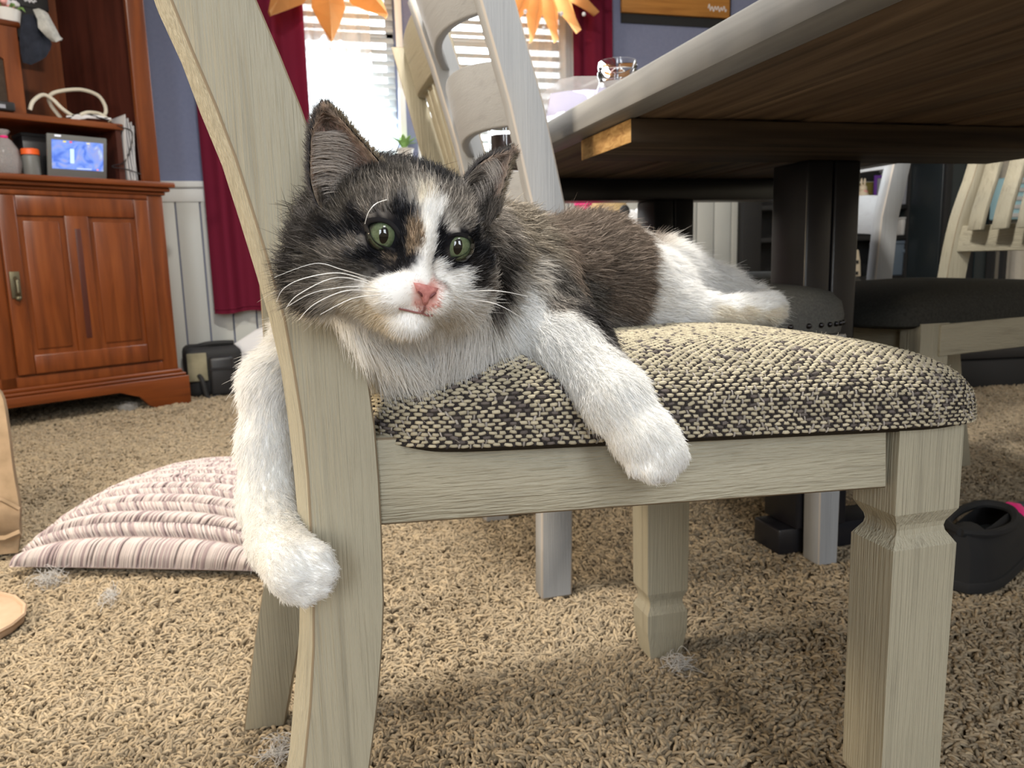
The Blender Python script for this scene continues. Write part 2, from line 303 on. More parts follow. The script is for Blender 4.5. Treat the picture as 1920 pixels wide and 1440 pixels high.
# kraft paper stars hanging before the window
def star(label, cx, cz, y, r, seed, rot, n):
    t = thing('paper_star', label, 'paper star', (cx, y, cz), group='paper stars hanging by the window'); rr = random.Random(seed); first = None
    for k in range(n):
        a = rot+2*math.pi*k/n; R_ = r; w = .155*r*(12/n)**.7; ca, sa = math.cos(a), math.sin(a)
        def P(u, v, h): return (ca*u-sa*v, h, sa*u+ca*v)
        prof = [(0.02, .0), (.30*r, .75*w), (.62*r, w), (.80*r, .62*w), (R_, .10*w)]
        b = MB(); rings = [[P(u, -v, 0), P(u, 0, -.030*r/.3-v*.55), P(u, v, 0), P(u, 0, .03*r/.3+v*.55)] for u, v in prof]; b.loft(rings); b.build('point', M['kraft'], t)
    MB().tube([(0, 0, .02), (0, 0, 2.40-cz)], .0012, 5).build('string', M['vinyl'], t); return t
p = at(607, -88, 1, 3.46); star('kraft paper star with wide points hanging by the left curtain', p[0], p[2], 3.46, .335, 1, math.radians(-90)+.03, 8)
p = at(1010, -72, 1, 3.46); s2 = star('kraft paper star of many narrow points hanging by the right curtain', p[0], p[2], 3.46, .335, 2, math.radians(-97), 18)
for k in range(7):
    a = math.radians(-150+k*20); rr_ = .24+.05*(k % 2); MB().ball((rr_*math.cos(a), -.055, rr_*math.sin(a)), .009, 6, 8).build('white_bead', M['wpaper'], s2, smooth=True)
# wooden sign
c0 = at(1166, 23, 1, YW-.03); c1 = at(1368, 40, 1, YW-.03); zb = c0[2]
t = thing('wooden_sign', 'stained pine plank sign with a small white signature on the slate blue wall', 'sign', ((c0[0]+c1[0])/2, YW-.02, zb))
w_ = c1[0]-c0[0]
for k in range(4): MB().box((.004*(k % 2), 0, .075+.148*k), (w_+.012*(k % 2), .022, .145)).build('plank', M['pine'], t, bevel=.003)
MB().box((.012, .014, .27), (w_+.012, .010, .62)).build('backing', M['blackm'], t)
b = MB(); x = .17; q = []
for k in range(46):
    u = k/45; q.append((x+.10*u, -.0122, .043+.010*math.sin(u*38)*(1 if u > .12 else 1.8)+.004*math.sin(u*17)))
b.tube(q, .0022, 5); b.build('signature', M['wpaper'], t)
# ------------------------------------------------------------------ cherry entertainment cabinet
KO = np.array([-.453, 3.298, 0]); KD = np.array([-.833, -.553, 0]); KM = np.array([-.553, .833, 0])
def kb(s, t, z): return KO+KD*s+KM*t+np.array([0, 0, z])
def ks(px, py, t):
    q = atp(px, py, KM, KO+KM*t); v = q-KO; return float(v@KD), float(q[2])
KRZ = math.atan2(-.553, -.833)                                   # local x runs along KD, local y = -KM
cab = thing('entertainment_cabinet', 'tall cherry wood entertainment cabinet with panelled doors standing across the corner', 'cabinet', tuple(KO), KRZ)
def kbox(b, s0, s1, t0, t1, z0, z1): return b.bb((s0, -t1, z0), (s1, -t0, z1))
KW = 1.25
b = MB(); kbox(b, .03, KW-.03, .03, .47, .14, .85); b.build('carcass', M['cherry_z'], cab)
poly = [(0, 0), (.13, 0), (.165, .02), (.20, .060), (.235, .072), (.27, .085), (KW-.27, .085), (KW-.235, .072), (KW-.2, .06), (KW-.165, .02), (KW-.13, 0), (KW, 0), (KW, .12), (0, .12)]
b = MB(); b.prism([(s, 0, z) for s, z in poly], (0, -.022, 0)); kbox(b, 0, .02, .022, .47, 0, .12); kbox(b, KW-.02, KW, .022, .47, 0, .12); b.build('plinth', M['cherry_x'], cab, bevel=.003)
b = MB(); kbox(b, .006, KW-.006, .008, .47, .12, .133); kbox(b, .016, KW-.016, .018, .47, .133, .148); b.build('base_moulding', M['cherry_x'], cab, bevel=.005)
b = MB()
kbox(b, .03, .088, .024, .034, .148, .815); kbox(b, .595, .645, .024, .034, .148, .815); kbox(b, 1.16, KW-.03, .024, .034, .148, .815); kbox(b, .088, 1.16, .024, .034, .148, .185); kbox(b, .088, 1.16, .024, .034, .803, .82); b.build('face_frame', M['cherry_z'], cab, bevel=.002)
def kdoor(s0, s1, hs):
    b = MB(); z0, z1 = .190, .800; w = s1-s0; m0, m1 = s0+.44*w, s0+.60*w; T0, T1 = .012, .030
    kbox(b, s0, s0+.055, T0, T1, z0, z1); kbox(b, s1-.055, s1, T0, T1, z0, z1); kbox(b, m0, m1, T0, T1, z0+.065, z1-.065); kbox(b, s0+.055, s1-.055, T0, T1, z1-.068, z1); kbox(b, s0+.055, s1-.055, T0, T1, z0, z0+.068)
    d = b.build('door', M['cherry_z'], cab, bevel=.005)
    for a, c in ((s0+.055, m0), (m1, s1-.055)):
        b = MB(); kbox(b, a-.004, c+.004, .022, .030, z0+.06, z1-.06); b.build('panel', M['cherry_z'], d)
        b = MB(); kbox(b, a+.016, c-.016, .017, .024, z0+.085, z1-.085); b.build('raised_field', M['cherry_z'], d, bevel=.004)
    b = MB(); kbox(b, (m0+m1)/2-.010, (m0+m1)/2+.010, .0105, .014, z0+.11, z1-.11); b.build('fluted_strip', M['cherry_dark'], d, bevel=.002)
    b = MB(); kbox(b, hs-.015, hs+.015, .006, .014, .455, .545); b.tube([(hs, -.004, .525), (hs, .012, .515), (hs, .014, .475), (hs, .004, .462)], .006, 8); b.ball((hs, .004, .455), .010, 8, 10); b.build('handle', M['brass'], d, bevel=.001)
kdoor(.090, .592, .568); kdoor(.648, 1.158, .675)
b = MB(); kbox(b, .018, KW-.018, .018, .47, .82, .833); kbox(b, .004, KW-.004, .004, .47, .833, .848); kbox(b, -.010, KW+.010, -.012, .47, .848, .868); b.build('countertop', M['cherry_x'], cab, bevel=.005)
ZT = .868
for a, c in ((.030, .098), (1.15, KW-.03)): b = MB(); kbox(b, a, c, .02, .045, ZT, 2.1); b.build('stile', M['cherry_z'], cab, bevel=.006)
sb = ks(112, 100, .455)[0]
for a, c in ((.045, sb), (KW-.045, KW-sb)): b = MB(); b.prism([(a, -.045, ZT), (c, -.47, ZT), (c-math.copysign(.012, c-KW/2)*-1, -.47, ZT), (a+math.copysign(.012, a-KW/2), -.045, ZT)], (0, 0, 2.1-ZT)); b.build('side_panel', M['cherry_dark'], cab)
b = MB(); kbox(b, sb-.02, KW-sb+.02, .455, .47, ZT, 2.1); b.build('back_panel', M['cherry_z'], cab)
b = MB(); kbox(b, .0, KW, -.01, .47, 2.1, 2.16); b.build('crown', M['cherry_x'], cab, bevel=.01)
# the riser shelf standing on the counter inside the hutch
t = thing('riser_shelf', 'low cherry riser shelf inside the cabinet, over the tablet', 'shelf', tuple(kb(0, 0, ZT)), KRZ)
zs = ks(160, 226, .06)[1]-ZT; s_r = ks(226, 270, .06)[0]
b = MB(); kbox(b, s_r-.012, 1.10, .05, .40, zs-.022, zs); b.build('board', M['cherry_x'], t, bevel=.003)
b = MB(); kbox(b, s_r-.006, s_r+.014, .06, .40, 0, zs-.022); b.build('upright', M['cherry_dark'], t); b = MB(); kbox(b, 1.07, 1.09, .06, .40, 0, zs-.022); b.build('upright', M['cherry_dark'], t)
zsh = ZT+zs
t = thing('speaker_cabinet', 'small cherry cabinet with an arched cloth panel on the riser shelf', 'cabinet', tuple(kb(0, 0, zsh)), KRZ)
s_c = ks(44, 160, .08)[0]; z_c = ks(20, 38, .08)[1]-zsh
b = MB(); kbox(b, s_c, s_c+.55, .10, .38, 0, z_c-.02); b.build('body', M['cherry_z'], t, bevel=.002)
b = MB(); kbox(b, s_c-.012, s_c+.562, .075, .39, z_c-.02, z_c); b.build('top_moulding', M['cherry_x'], t, bevel=.006)
b = MB(); kbox(b, s_c, s_c+.05, .082, .10, 0, z_c-.02); kbox(b, s_c+.50, s_c+.55, .082, .10, 0, z_c-.02)
arch = [(s_c+.05, z_c-.02), (s_c+.5, z_c-.02), (s_c+.5, z_c-.13)]+[(s_c+.5-.45*k/10, z_c-.13+.055*math.sin(math.pi*k/10)**.5) for k in range(1, 10)]+[(s_c+.05, z_c-.13)]
b.prism([(s, -.082, z) for s, z in arch], (0, -.018, 0)); b.build('arched_frame', M['cherry_z'], t)
b = MB(); kbox(b, s_c+.05, s_c+.5, .092, .1, .01, z_c-.06); b.build('cloth_panel', tex('speaker_cloth', [(.3, (.035, .022, .015)), (.7, (.06, .04, .028))], (1, 1, 1), 200, 2, .9), t)
def kthing(name, label, cat, px, py, tt, z=None, **kw):
    s, zz = ks(px, py, tt); return thing(name, label, cat, tuple(kb(s, tt, zz if z is None else z)), KRZ, **kw)
# tablet display
s0, _ = ks(203, 322, .05); s1, _ = ks(92, 318, .05); w = s1-s0; h = .150
t = thing('smart_display', 'grey tablet display with a lit blue picture under the riser shelf', 'display', tuple(kb((s0+s1)/2, .075, ZT)), KRZ)
TI = Matrix.Rotation(math.radians(-14), 4, 'X')
def trot(c): return tuple(TI @ Vector(c))
MB().box(trot((0, 0, h/2+.003)), (w, .012, h), M=TI).build('casing', M['greyplastic'], t, bevel=.004)
MB().box((0, -.035, .045), (w*.6, .07, .09)).build('stand', M['blackplastic'], t, bevel=.01)
def emis(name, c, s):
    m = base(name, (0, 0, 0), .2); m.node_tree.nodes['Principled BSDF'].inputs['Emission Color'].default_value = (*c, 1); m.node_tree.nodes['Principled BSDF'].inputs['Emission Strength'].default_value = s; return m
m = emis('lit_screen', (.2, .35, .9), .9); N, L = nt(m); tc = N.new('ShaderNodeTexCoord'); no = N.new('ShaderNodeTexNoise'); no.inputs['Scale'].default_value = 18; no.inputs['Detail'].default_value = 2; no.inputs['Distortion'].default_value = 1.5
r = N.new('ShaderNodeValToRGB'); e = r.color_ramp.elements; e.new(.5); e.new(.6)
for q, (pp, c) in zip(e, ((.33, (.10, .20, .75)), (.47, (.22, .36, .92)), (.6, (.36, .40, .75)), (.72, (.60, .85, 1)))): q.position = pp; q.color = (*c, 1)
L.new(tc.outputs['Object'], no.inputs['Vector']); L.new(no.outputs[0], r.inputs[0]); L.new(r.outputs[0], N['Principled BSDF'].inputs['Emission Color'])
sc = MB().box(trot((0, .0066, h/2+.010)), (w*.86, .002, h*.66), M=TI).build('screen', m, t)
for (u, v, a, c_, hh, ww) in ((.33, .42, M['wpaper'], emis('white_mark', (.9, .9, .95), 1), .006, .02), (.22, .30, None, emis('yellow_mark', (.9, .75, .1), 1), .005, .010), (.12, .30, None, emis('red_mark_lit', (.9, .12, .15), 1), .006, .008), (-.17, .30, None, emis('amber_mark', (.9, .8, .4), 1), .004, .011), (-.10, -.30, None, emis('caption_mark', (.55, .65, .95), 1), .004, .05), (-.33, -.30, None, emis('rose_mark', (.9, .3, .4), 1), .005, .007), (.10, -.02, None, emis('pale_tower', (.65, .85, 1), 1), .05, .013)):
    MB().box(trot((u*w, .0078, h/2+.010+v*h)), (ww, .001, hh), M=TI).build('lit_mark', c_, sc)
# jar, bag, dark box, papers, cables, cloth, flowers
t = kthing('pill_jar', 'grey jar with an orange lid beside the tablet display', 'jar', 60, 318, .09, ZT)
MB().lathe((0, 0, 0), [(.026, 0), (.028, .004), (.028, .070), (.024, .076)], 20).build('body', M['greyplastic'], t, smooth=True); MB().lathe((0, 0, .0765), [(.029, 0), (.029, .017), (.026, .020)], 20).build('lid', M['orange'], t, smooth=True)
t = kthing('dark_box', 'flat dark box on the counter behind the jar with the orange lid', 'box', 62, 270, .20, ZT); MB().box((0, 0, .075), (.10, .10, .15)).build('body', M['blackplastic'], t, bevel=.004); MB().box((0, 0, .155), (.104, .104, .012)).build('lid', M['blackm'], t, bevel=.003)
t = kthing('snack_bag', 'clear plastic bag of snacks with a twisted pink top on the cabinet counter', 'bag', 14, 315, .10, ZT)
MB().loft([[(r_*math.cos(2*math.pi*k/18)*(1+.10*math.sin(3*k+z*60)), .7*r_*math.sin(2*math.pi*k/18)*(1+.1*math.cos(2*k)), z) for k in range(18)] for r_, z in ((.030, .001), (.042, .012), (.046, .05), (.040, .09), (.024, .118), (.011, .130), (.012, .138), (.020, .150), (.016, .156))]).build('film', M['clearbag'], t, smooth=True, angle=80)
b = MB()
for k in range(26): a = random.uniform(0, 6.28); q = random.uniform(0, .026); b.ball((q*math.cos(a), .65*q*math.sin(a), .012+.085*random.random()), .010*random.uniform(.6, 1), 6, 8)
props(b.build('filling', M['pinkish'], t, smooth=True), kind='stuff'); MB().lathe((0, 0, .127), [(.0115, 0), (.0135, .004), (.0115, .008)], 12).build('tie', M['pink'], t, smooth=True)
t = kthing('letter_stack', 'bundle of white envelopes standing at the side of the hutch', 'papers', 238, 318, .12, ZT)
for k in range(7): MB().grid([[(-.020+k*.0065+.006*math.sin(z*14+k), -.06-.002*k, z), (-.016+k*.0065+.006*math.sin(z*14+k+.5), .055+.003*k, z)] for z in np.linspace(.002, .245-.012*abs(k-4), 7)], thick=.0016).build('envelope', M['wpaper'], t, smooth=True)
def kpath(pts): return [kb(*(lambda q: (q[0], tt, q[1]))(ks(px, py, tt))) for px, py, tt in pts]
def smooth_path(P, n=6):
    P = [np.array(p) for p in P]; out = []
    for i in range(len(P)-1):
        p0, p1, p2, p3 = P[max(i-1, 0)], P[i], P[i+1], P[min(i+2, len(P)-1)]
        for k in range(n):
            t_ = k/n; out.append(.5*((2*p1)+(-p0+p2)*t_+(2*p0-5*p1+4*p2-p3)*t_**2+(-p0+3*p1-3*p2+p3)*t_**3))
    return out+[P[-1]]
cb = base('cable_cream', (.60, .56, .46), .5); cz = zsh
t = thing('coiled_cable', 'thick cream cable looped over the riser shelf', 'cable', tuple(kb(.3, .1, zsh)), 0)
for pts in ([(56, 206, .10), (62, 190, .10), (80, 178, .11), (98, 186, .11), (118, 205, .10), (140, 219, .10), (160, 221, .10)], [(114, 221, .14), (96, 198, .14), (92, 182, .13), (108, 172, .12), (150, 168, .12), (182, 178, .12), (196, 196, .12), (198, 212, .12), (190, 220, .11)], [(150, 216, .08), (165, 211, .08), (185, 213, .09), (200, 222, .08), (207, 228, .07)]):
    MB().tube(smooth_path(kpath(pts)), .0068, 8).build('loop', cb, t, smooth=True, world=True)
t = thing('cord_bundle', 'tangle of black and white plug cords lying on the riser shelf', 'cords', tuple(kb(.3, .08, zsh)), 0)
for k in range(5):
    pts = [(128+random.uniform(-8, 8), 222+random.uniform(-4, 2), .09), (150+random.uniform(-6, 6), 218+random.uniform(-5, 4), .08), (175+random.uniform(-6, 6), 221+random.uniform(-5, 3), .08), (205+random.uniform(-4, 4), 226+random.uniform(-3, 3), .07)]
    MB().tube(smooth_path(kpath(pts)), .0045, 7).build('cord', M['black'] if k % 2 else M['wpaper'], t, smooth=True, world=True)
t = thing('black_wire', 'thin black wire running from the riser shelf past the envelopes', 'wire', tuple(kb(.2, .05, ZT)), 0)
MB().tube(smooth_path(kpath([(205, 228, .055), (225, 238, .05), (248, 250, .045), (236, 300, .05), (210, 312, .05), (240, 318, .045), (272, 330, .03)])), .0022, 6).build('strand', M['black'], t, smooth=True, world=True)
t = kthing('router', 'small dark box with a grey patch at the left end of the riser shelf', 'box', 12, 212, .055, zsh); MB().box((.02, -.02, .016), (.09, .07, .030)).build('body', M['blackplastic'], t, bevel=.005); MB().box((.015, .0155, .014), (.02, .002, .012)).build('patch', M['grey'], t)
zt2 = zsh+z_c
t = kthing('dark_shirt', 'dark navy shirt draped over the corner of the small cabinet', 'cloth', 66, 76, .03)
def kl(px, py, tt, o=t):
    q = kb(*(lambda a: (a[0], tt, a[1]))(ks(px, py, tt)))-np.array(wloc(o)); c, s = math.cos(-KRZ), math.sin(-KRZ); return (c*q[0]-s*q[1], s*q[0]+c*q[1], q[2])
def blobcloth(rows, thick): return MB().grid([[kl(x, y, tt) for x, y, tt in r_] for r_ in rows], thick=thick)
blobcloth([[(46, 33, .07), (56, 32, .06), (66, 34, .06), (76, 40, .06)], [(44, 50, .05), (54, 48, .035), (68, 50, .04), (84, 62, .06)], [(42, 75, .055), (55, 74, .03), (70, 76, .04), (92, 84, .06)], [(44, 100, .06), (58, 104, .035), (70, 100, .045), (88, 92, .06)], [(48, 118, .06), (57, 121, .045), (68, 113, .05), (80, 104, .06)]], .012).build('body', M['navy'], t, smooth=True, angle=80)
t2 = t; t = kthing('grey_towel', 'crumpled grey towel hanging over the dark navy shirt', 'towel', 78, 62, .02)
blobcloth([[(52, 34, .04), (60, 33, .03), (68, 37, .035), (74, 41, .05)], [(62, 52, .022), (66, 48, .012), (76, 50, .02), (82, 56, .04)], [(61, 66, .02), (70, 62, .008), (80, 64, .015), (90, 70, .04)], [(74, 78, .02), (80, 76, .010), (88, 78, .015), (97, 84, .04)], [(88, 88, .025), (93, 92, .015), (99, 90, .02), (104, 90, .03)]], .008).build('body', M['greycl'], t, smooth=True, angle=80)
t = kthing('flower_box', 'pink and white flowers in a low pot on top of the small cabinet', 'flowers', 10, 30, .14, zt2)
MB().lathe((0, 0, 0), [(.040, 0), (.048, .045), (.044, .045)], 18).build('pot', M['white'], t, smooth=True)
for k in range(12): a = k*2.4; q = .012+.028*random.random(); MB().ball((q*math.cos(a), q*math.sin(a), .058+.03*random.random()), (.016, .016, .012), 6, 8, jitter=.2).build('blossom', (M['rosy'], M['wpaper'])[k % 3 == 0], t, smooth=True)
for k in range(7): a = k*.9; MB().grid([[(.02*math.cos(a)-.004, .02*math.sin(a), .04), (.02*math.cos(a)+.004, .02*math.sin(a), .04)], [(.05*math.cos(a)-.006, .05*math.sin(a), .06), (.05*math.cos(a)+.006, .05*math.sin(a), .06)], [(.062*math.cos(a), .062*math.sin(a), .045), (.062*math.cos(a)+.001, .062*math.sin(a), .045)]], thick=.001).build('leaf', M['leafm'], t, smooth=True)
t = kthing('black_case', 'black case with a white mark on top of the small cabinet, at the back', 'case', 52, 18, .30)
zz = t.location.z-zt2; MB().box((0, 0, .09), (.13, .05, .18)).build('body', M['blackplastic'], t, bevel=.006); MB().box((0, .0, -zz/2), (.10, .05, zz)).build('foot', M['blackm'], t)
b = MB(); b.tube([(-.022+.044*k/20, .0262, .025+.006*math.sin(k*1.1)) for k in range(21)], .0026, 5); b.build('white_mark', M['wpaper'], t)
# ------------------------------------------------------------------ things on the floor to the left
q0 = at(352, 740, 1, 3.40); q1 = at(462, 730, 1, 3.44); q0[2] = q1[2] = 0
d = (q1-q0)/np.linalg.norm(q1-q0); rz = math.atan2(d[1], d[0])
t = thing('carrier_bag', 'black soft sided carrier bag with a tan mesh window between cabinet and curtain', 'bag', tuple(q0), rz)
w_ = float(np.linalg.norm(q1-q0)); hb = .225
def rbox(b, lo, hi, r, n=4):
    lo = np.array(lo, float); hi = np.array(hi, float); return b.bb(lo, hi)
MB().bb((0, 0, .004), (w_*.98, .26, hb*.94)).build('body', M['blackm'], t, bevel=.03, seg=3)
MB().box((w_*.60, -.012, hb*.42), (w_*.42, .045, hb*.72)).build('front_pocket', M['blackplastic'], t, bevel=.014, seg=3)
MB().box((w_*.60, -.036, hb*.56), (w_*.40, .006, .010)).build('zipper', M['black'], t)
MB().box((w_*.20, -.004, hb*.60), (w_*.33, .012, hb*.52)).build('mesh_window', M['mesh'], t, bevel=.004)
MB().tube(smooth_path([(.02, .10, hb*.9), (.10, .08, hb*.985), (.2, .09, hb*.98), (w_*.6, .1, hb*.96)]), .011, 8).build('handle', M['blackm'], t, smooth=True)
MB().tube(smooth_path([(.05, -.01, hb*.45), (.06, -.035, .08), (.075, -.04, .012), (.12, -.03, .012)]), .009, 8).build('strap', M['blackm'], t, smooth=True)
q = at(476, 690, 2, .08); t = thing('blue_tub', 'small blue plastic tub beside the black carrier bag', 'tub', (q[0]+.02, q[1]+.02, 0)); MB().lathe((0, 0, .003), [(.055, 0), (.072, .15), (.076, .155), (.070, .155), (.054, .01)], 20).build('body', M['blue'], t, smooth=True); MB().lathe((0, 0, .150), [(.080, 0), (.080, .01)], 20).build('rim', M['blue'], t, smooth=True)
q = at(455, 640, 1, 3.62); t = thing('paper_bag', 'crumpled white paper bag behind the black carrier bag', 'bag', (q[0]+.03, 3.60, 0))
MB().loft([[(-.13, -.05, .004), (.15, -.05, .004), (.15, .05, .004), (-.13, .05, .004)], [(-.12, -.045, .12), (.15, -.05, .14), (.14, .05, .13), (-.12, .05, .12)], [(-.08, -.03, .20), (.14, -.03, .23), (.14, .03, .24), (-.06, .03, .21)], [(.03, -.01, .265), (.12, -.012, .285), (.12, .01, .29), (.04, .01, .27)]]).build('body', M['wpaper'], t, bevel=.004); MB().box((.02, -.052, .10), (.10, .003, .05)).build('fold', M['wpaper'], t)
# ------------------------------------------------------------------ carpet pile
def pile():
    pts = []; 
    for (d0, d1, dens) in ((.22, 1.0, 62000), (1.0, 1.7, 42000), (1.7, 2.6, 24000), (2.6, 4.3, 13000)):
        hw = 1.35; n = int(.76*(d1**2-d0**2)*dens); n2 = int((hw-.76)*(d1**2-d0**2)*dens*.55)
        dd = np.sqrt(rng.uniform(d0**2, d1**2, n+n2)); uu = np.r_[rng.uniform(-.76, .76, n), rng.uniform(.76, hw, n2)*rng.choice([-1, 1], n2)]*dd
        P = _F0[None, :2]*dd[:, None]+_R0[None, :2]*uu[:, None]; pts.append(np.c_[P, np.zeros(n+n2), dd])
    P = np.concatenate(pts); P = P[(P[:, 0] > XL) & (P[:, 0] < XR) & (P[:, 1] > YB) & (P[:, 1] < YW)]; n = len(P); dd = P[:, 3]; Q = P[:, :3].copy()
    sw = vnoise(Q, 9, 1)[:, :2]*.8+vnoise(Q, 55, 2)[:, :2]*.7+rng.normal(size=(n, 2))*.75
    sw /= np.linalg.norm(sw, axis=1, keepdims=True)+1e-9
    big = np.clip((dd-1.0)/2.0, 0, 1); L = rng.uniform(.012, .021, n)*(1+.5*big); lean = rng.uniform(.35, .95, n); h = L*np.sqrt(1-(.92*lean)**2)*.8
    pos = np.zeros((n, 5, 3)); curl = rng.normal(size=(n, 2))*.25
    for i, s in enumerate((0, .3, .55, .8, 1.0)):
        pos[:, i, :2] = Q[:, :2]+sw*(L*lean*s**1.3)[:, None]+curl*(L*(s*s))[:, None]; pos[:, i, 2] = -.003+h*(s-.45*s**3)*1.35
    r = (rng.uniform(.0013, .0021, n)*(1+1.2*big))[:, None]*np.array([.8, 1, 1.05, .95, .45])[None]
    v = rng.uniform(.72, 1.15, n)[:, None]; hue = rng.uniform(0, 1, n)[:, None]
    col = (np.array([.36, .285, .19])*hue+np.array([.305, .25, .178])*(1-hue))*v
    o = curves('carpet_pile', pos, r, attr_mat('carpet_yarn', .9, .08, .05), floor, col); o['kind'] = 'stuff'
pile()
# ------------------------------------------------------------------ left floor: pillow, suede, lint
def pillow():
    t0 = at(20, 1052, 2, .02); t1 = at(470, 1062, 2, .015)
    o0 = np.array([-.60, 1.60, 0])
    t = thing('knit_pillow', 'pale pink and grey pillow with chunky braided stripes lying on the carpet', 'pillow', (-.33, 1.72, .0), 0)
    # corner points on the carpet: near-left, near-right, far-right, far-left
    A, B = at(16, 1052, 2, .035)[:2], at(520, 1066, 2, .03)[:2]
    D = at(330, 905, 2, .06)[:2]; D = A+(D-A)*1.0; Cn = D+(B-A)
    def S(u, v):
        p = (1-u)*(1-v)*A+u*(1-v)*B+u*v*Cn+(1-u)*v*D
        e = (max(0, 1-abs(2*u-1)**2.6)*max(0, 1-abs(2*v-1)**2.6))**.55
        return p, e
    Hh = .150; nu, nv = 56, 40; top = []; bot = []
    for j in range(nv):
        rt = []; rb = []
        for i in range(nu):
            u, v = i/(nu-1), j/(nv-1); uu = .5+(u-.5)*(1-.02*(1-abs(2*v-1)**2)); vv = .5+(v-.5)*(1-.02*(1-abs(2*u-1)**2))
            p = S(uu, vv)[0]; e = S(u, v)[1]; rt.append((p[0], p[1], .024+.125*e)); rb.append((p[0], p[1], .024-.018*e))
        top.append(rt); bot.append(rb)
    b = MB(); b.grid(top); b.grid(bot); o = b.build('cover', tex('pillow_ground', [(.3, (.36, .28, .28)), (.7, (.52, .45, .43))], (1, 1, 1), 60, 4, .95, .4, .003, .1), t, smooth=True, world=True, angle=80)
    # braided rows: paired slanted yarn strokes (chevrons) running along u
    T = np.array(top); N = np.cross(np.gradient(T, axis=1), np.gradient(T, axis=0)); N /= np.linalg.norm(N, axis=2, keepdims=True)+1e-9; N *= np.sign(N[..., 2:3]+1e-9)
    rows = 12; pos = []; rad = []; col = []
    def smp(u, v):
        x = np.clip(u, 0, 1)*(nu-1); y = np.clip(v, 0, 1)*(nv-1); i = min(int(x), nu-2); j = min(int(y), nv-2); a, c = x-i, y-j
        f = lambda G: (1-a)*(1-c)*G[j, i]+a*(1-c)*G[j, i+1]+(1-a)*c*G[j+1, i]+a*c*G[j+1, i+1]
        return f(T), f(N)
    for r in range(rows):
        vc = (r+.5)/rows
        for sgn in (-1, 1):
            for k in range(34):
                for q in range(7):
                    u0 = (k+rng.uniform(-.2, .2))/34+.0; w_ = .5/rows
                    pp = []
                    du = .034; off = rng.uniform(-.006, .006)+q/7*.9/34
                    tone = rng.uniform(0, 1)
                    for s, hgt in ((0, .001), (.33, .0075), (.66, .0085), (1, .0015)):
                        P_, N_ = smp(u0+off+du*(1-s)*1.0, vc+sgn*w_*(.04+.94*s)); pp.append(P_+N_*hgt*(1 if True else 0))
                    pos.append(pp); rad.append(rng.uniform(.0016, .0026)); c = np.array([.50, .445, .435]) if tone > .30 else np.array([.33, .265, .275]); col.append(c*rng.uniform(.85, 1.08))
    o = curves('braided_yarn', np.array(pos)-np.array(wloc(t)), np.array(rad)[:, None]*np.array([.6, 1, 1, .6]), attr_mat('pillow_yarn', .95, .1, .05), t, np.array(col)); o['kind'] = 'stuff'
pillow()
# tan suede chair corner at the left border
t = thing('tan_floor_chair', 'tan suede floor chair side cut off by the left edge', 'chair', tuple(at(-40, 1035, 2, 0)))
Pf = [at(-170, 690, 1, 1.70), at(-40, 705, 1, 1.68), at(0, 735, 1, 1.66), at(14, 800, 1, 1.64), at(24, 880, 1, 1.62), at(36, 950, 1, 1.60), at(36, 985, 1, 1.60), at(38, 1000, 1, 1.605)]
rings = [[p, p+np.array([-.012, .05, -.008]), p+np.array([-.05, .11, -.02]), p+np.array([-.14, .28, -.03]), p+np.array([-.40, .28, -.02]), p+np.array([-.5, .02, 0])] for p in (np.array(q) for q in smooth_path(Pf[1:], 4))]
zlo = 1.0
MB().loft([[tuple(q) for q in r_] for r_ in rings]+[[(q[0]-.008, q[1], .014) for q in rings[-1]]]).build('seat_body', M['tan'], t, smooth=True, world=True, angle=80)
MB().tube([at(-30, 930, 1, 1.585), at(5, 938, 1, 1.585), at(36, 955, 1, 1.59)], .004, 6).build('seam', M['tan'], t, smooth=True, world=True)
MB().tube([at(-30, 1012, 1, 1.585), at(10, 1010, 1, 1.585), at(38, 998, 1, 1.59)], .006, 6).build('piping', M['tan'], t, smooth=True, world=True)
t = thing('suede_flap', 'pale tan suede flap lying on the carpet at the left edge', 'blanket', tuple(at(5, 1150, 2, 0)))
e = [at(-120, 1105, 2, .03), at(0, 1113, 2, .030), at(28, 1120, 2, .028), at(46, 1136, 2, .026), at(44, 1152, 2, .024), at(20, 1172, 2, .022), at(-10, 1188, 2, .022), at(-120, 1225, 2, .022)]
MB().prism(e, (0, 0, -.014)).build('sheet', M['peach'], t, bevel=.004, world=True)
MB().tube([p+np.array([0, 0, .0]) for p in e[1:-1]], .0035, 6).build('hem', M['peach'], t, smooth=True, world=True)
def lint(px, py, r, label, n=90, stretch=(1, 1, .6)):
    p = at(px, py, 2, .012); t = thing('lint_tuft', label, 'lint', tuple(p)); pos = []
    for k in range(n):
        c = rng.normal(size=3)*r*.45*np.array(stretch); d1 = rng.normal(size=3)*r*.7*np.array(stretch); d2 = rng.normal(size=3)*r*.4
        pos.append([c-d1*.7, c-d1*.3+d2*.7, c+d1*.3+d2*.6, c+d1*.7])
    o = curves('fibres', np.array(pos)+np.array([0, 0, r*.25]), np.array([.0003, .0003, .0003, .0001]), M['lint'], t); o['kind'] = 'stuff'
lint(241, 768, .024, 'grey lint ball on the carpet in front of the cabinet base', 220)
lint(92, 1090, .022, 'grey lint tuft beside the left corner of the knit pillow')
lint(208, 1122, .020, 'white feathery lint on the carpet in front of the knit pillow', 50, (.5, 1.2, .3))
lint(1272, 1248, .016, 'white lint tuft beside the foot of the far front chair leg', 80)
lint(525, 1415, .018, 'white lint tuft behind the nearest chair leg', 80)
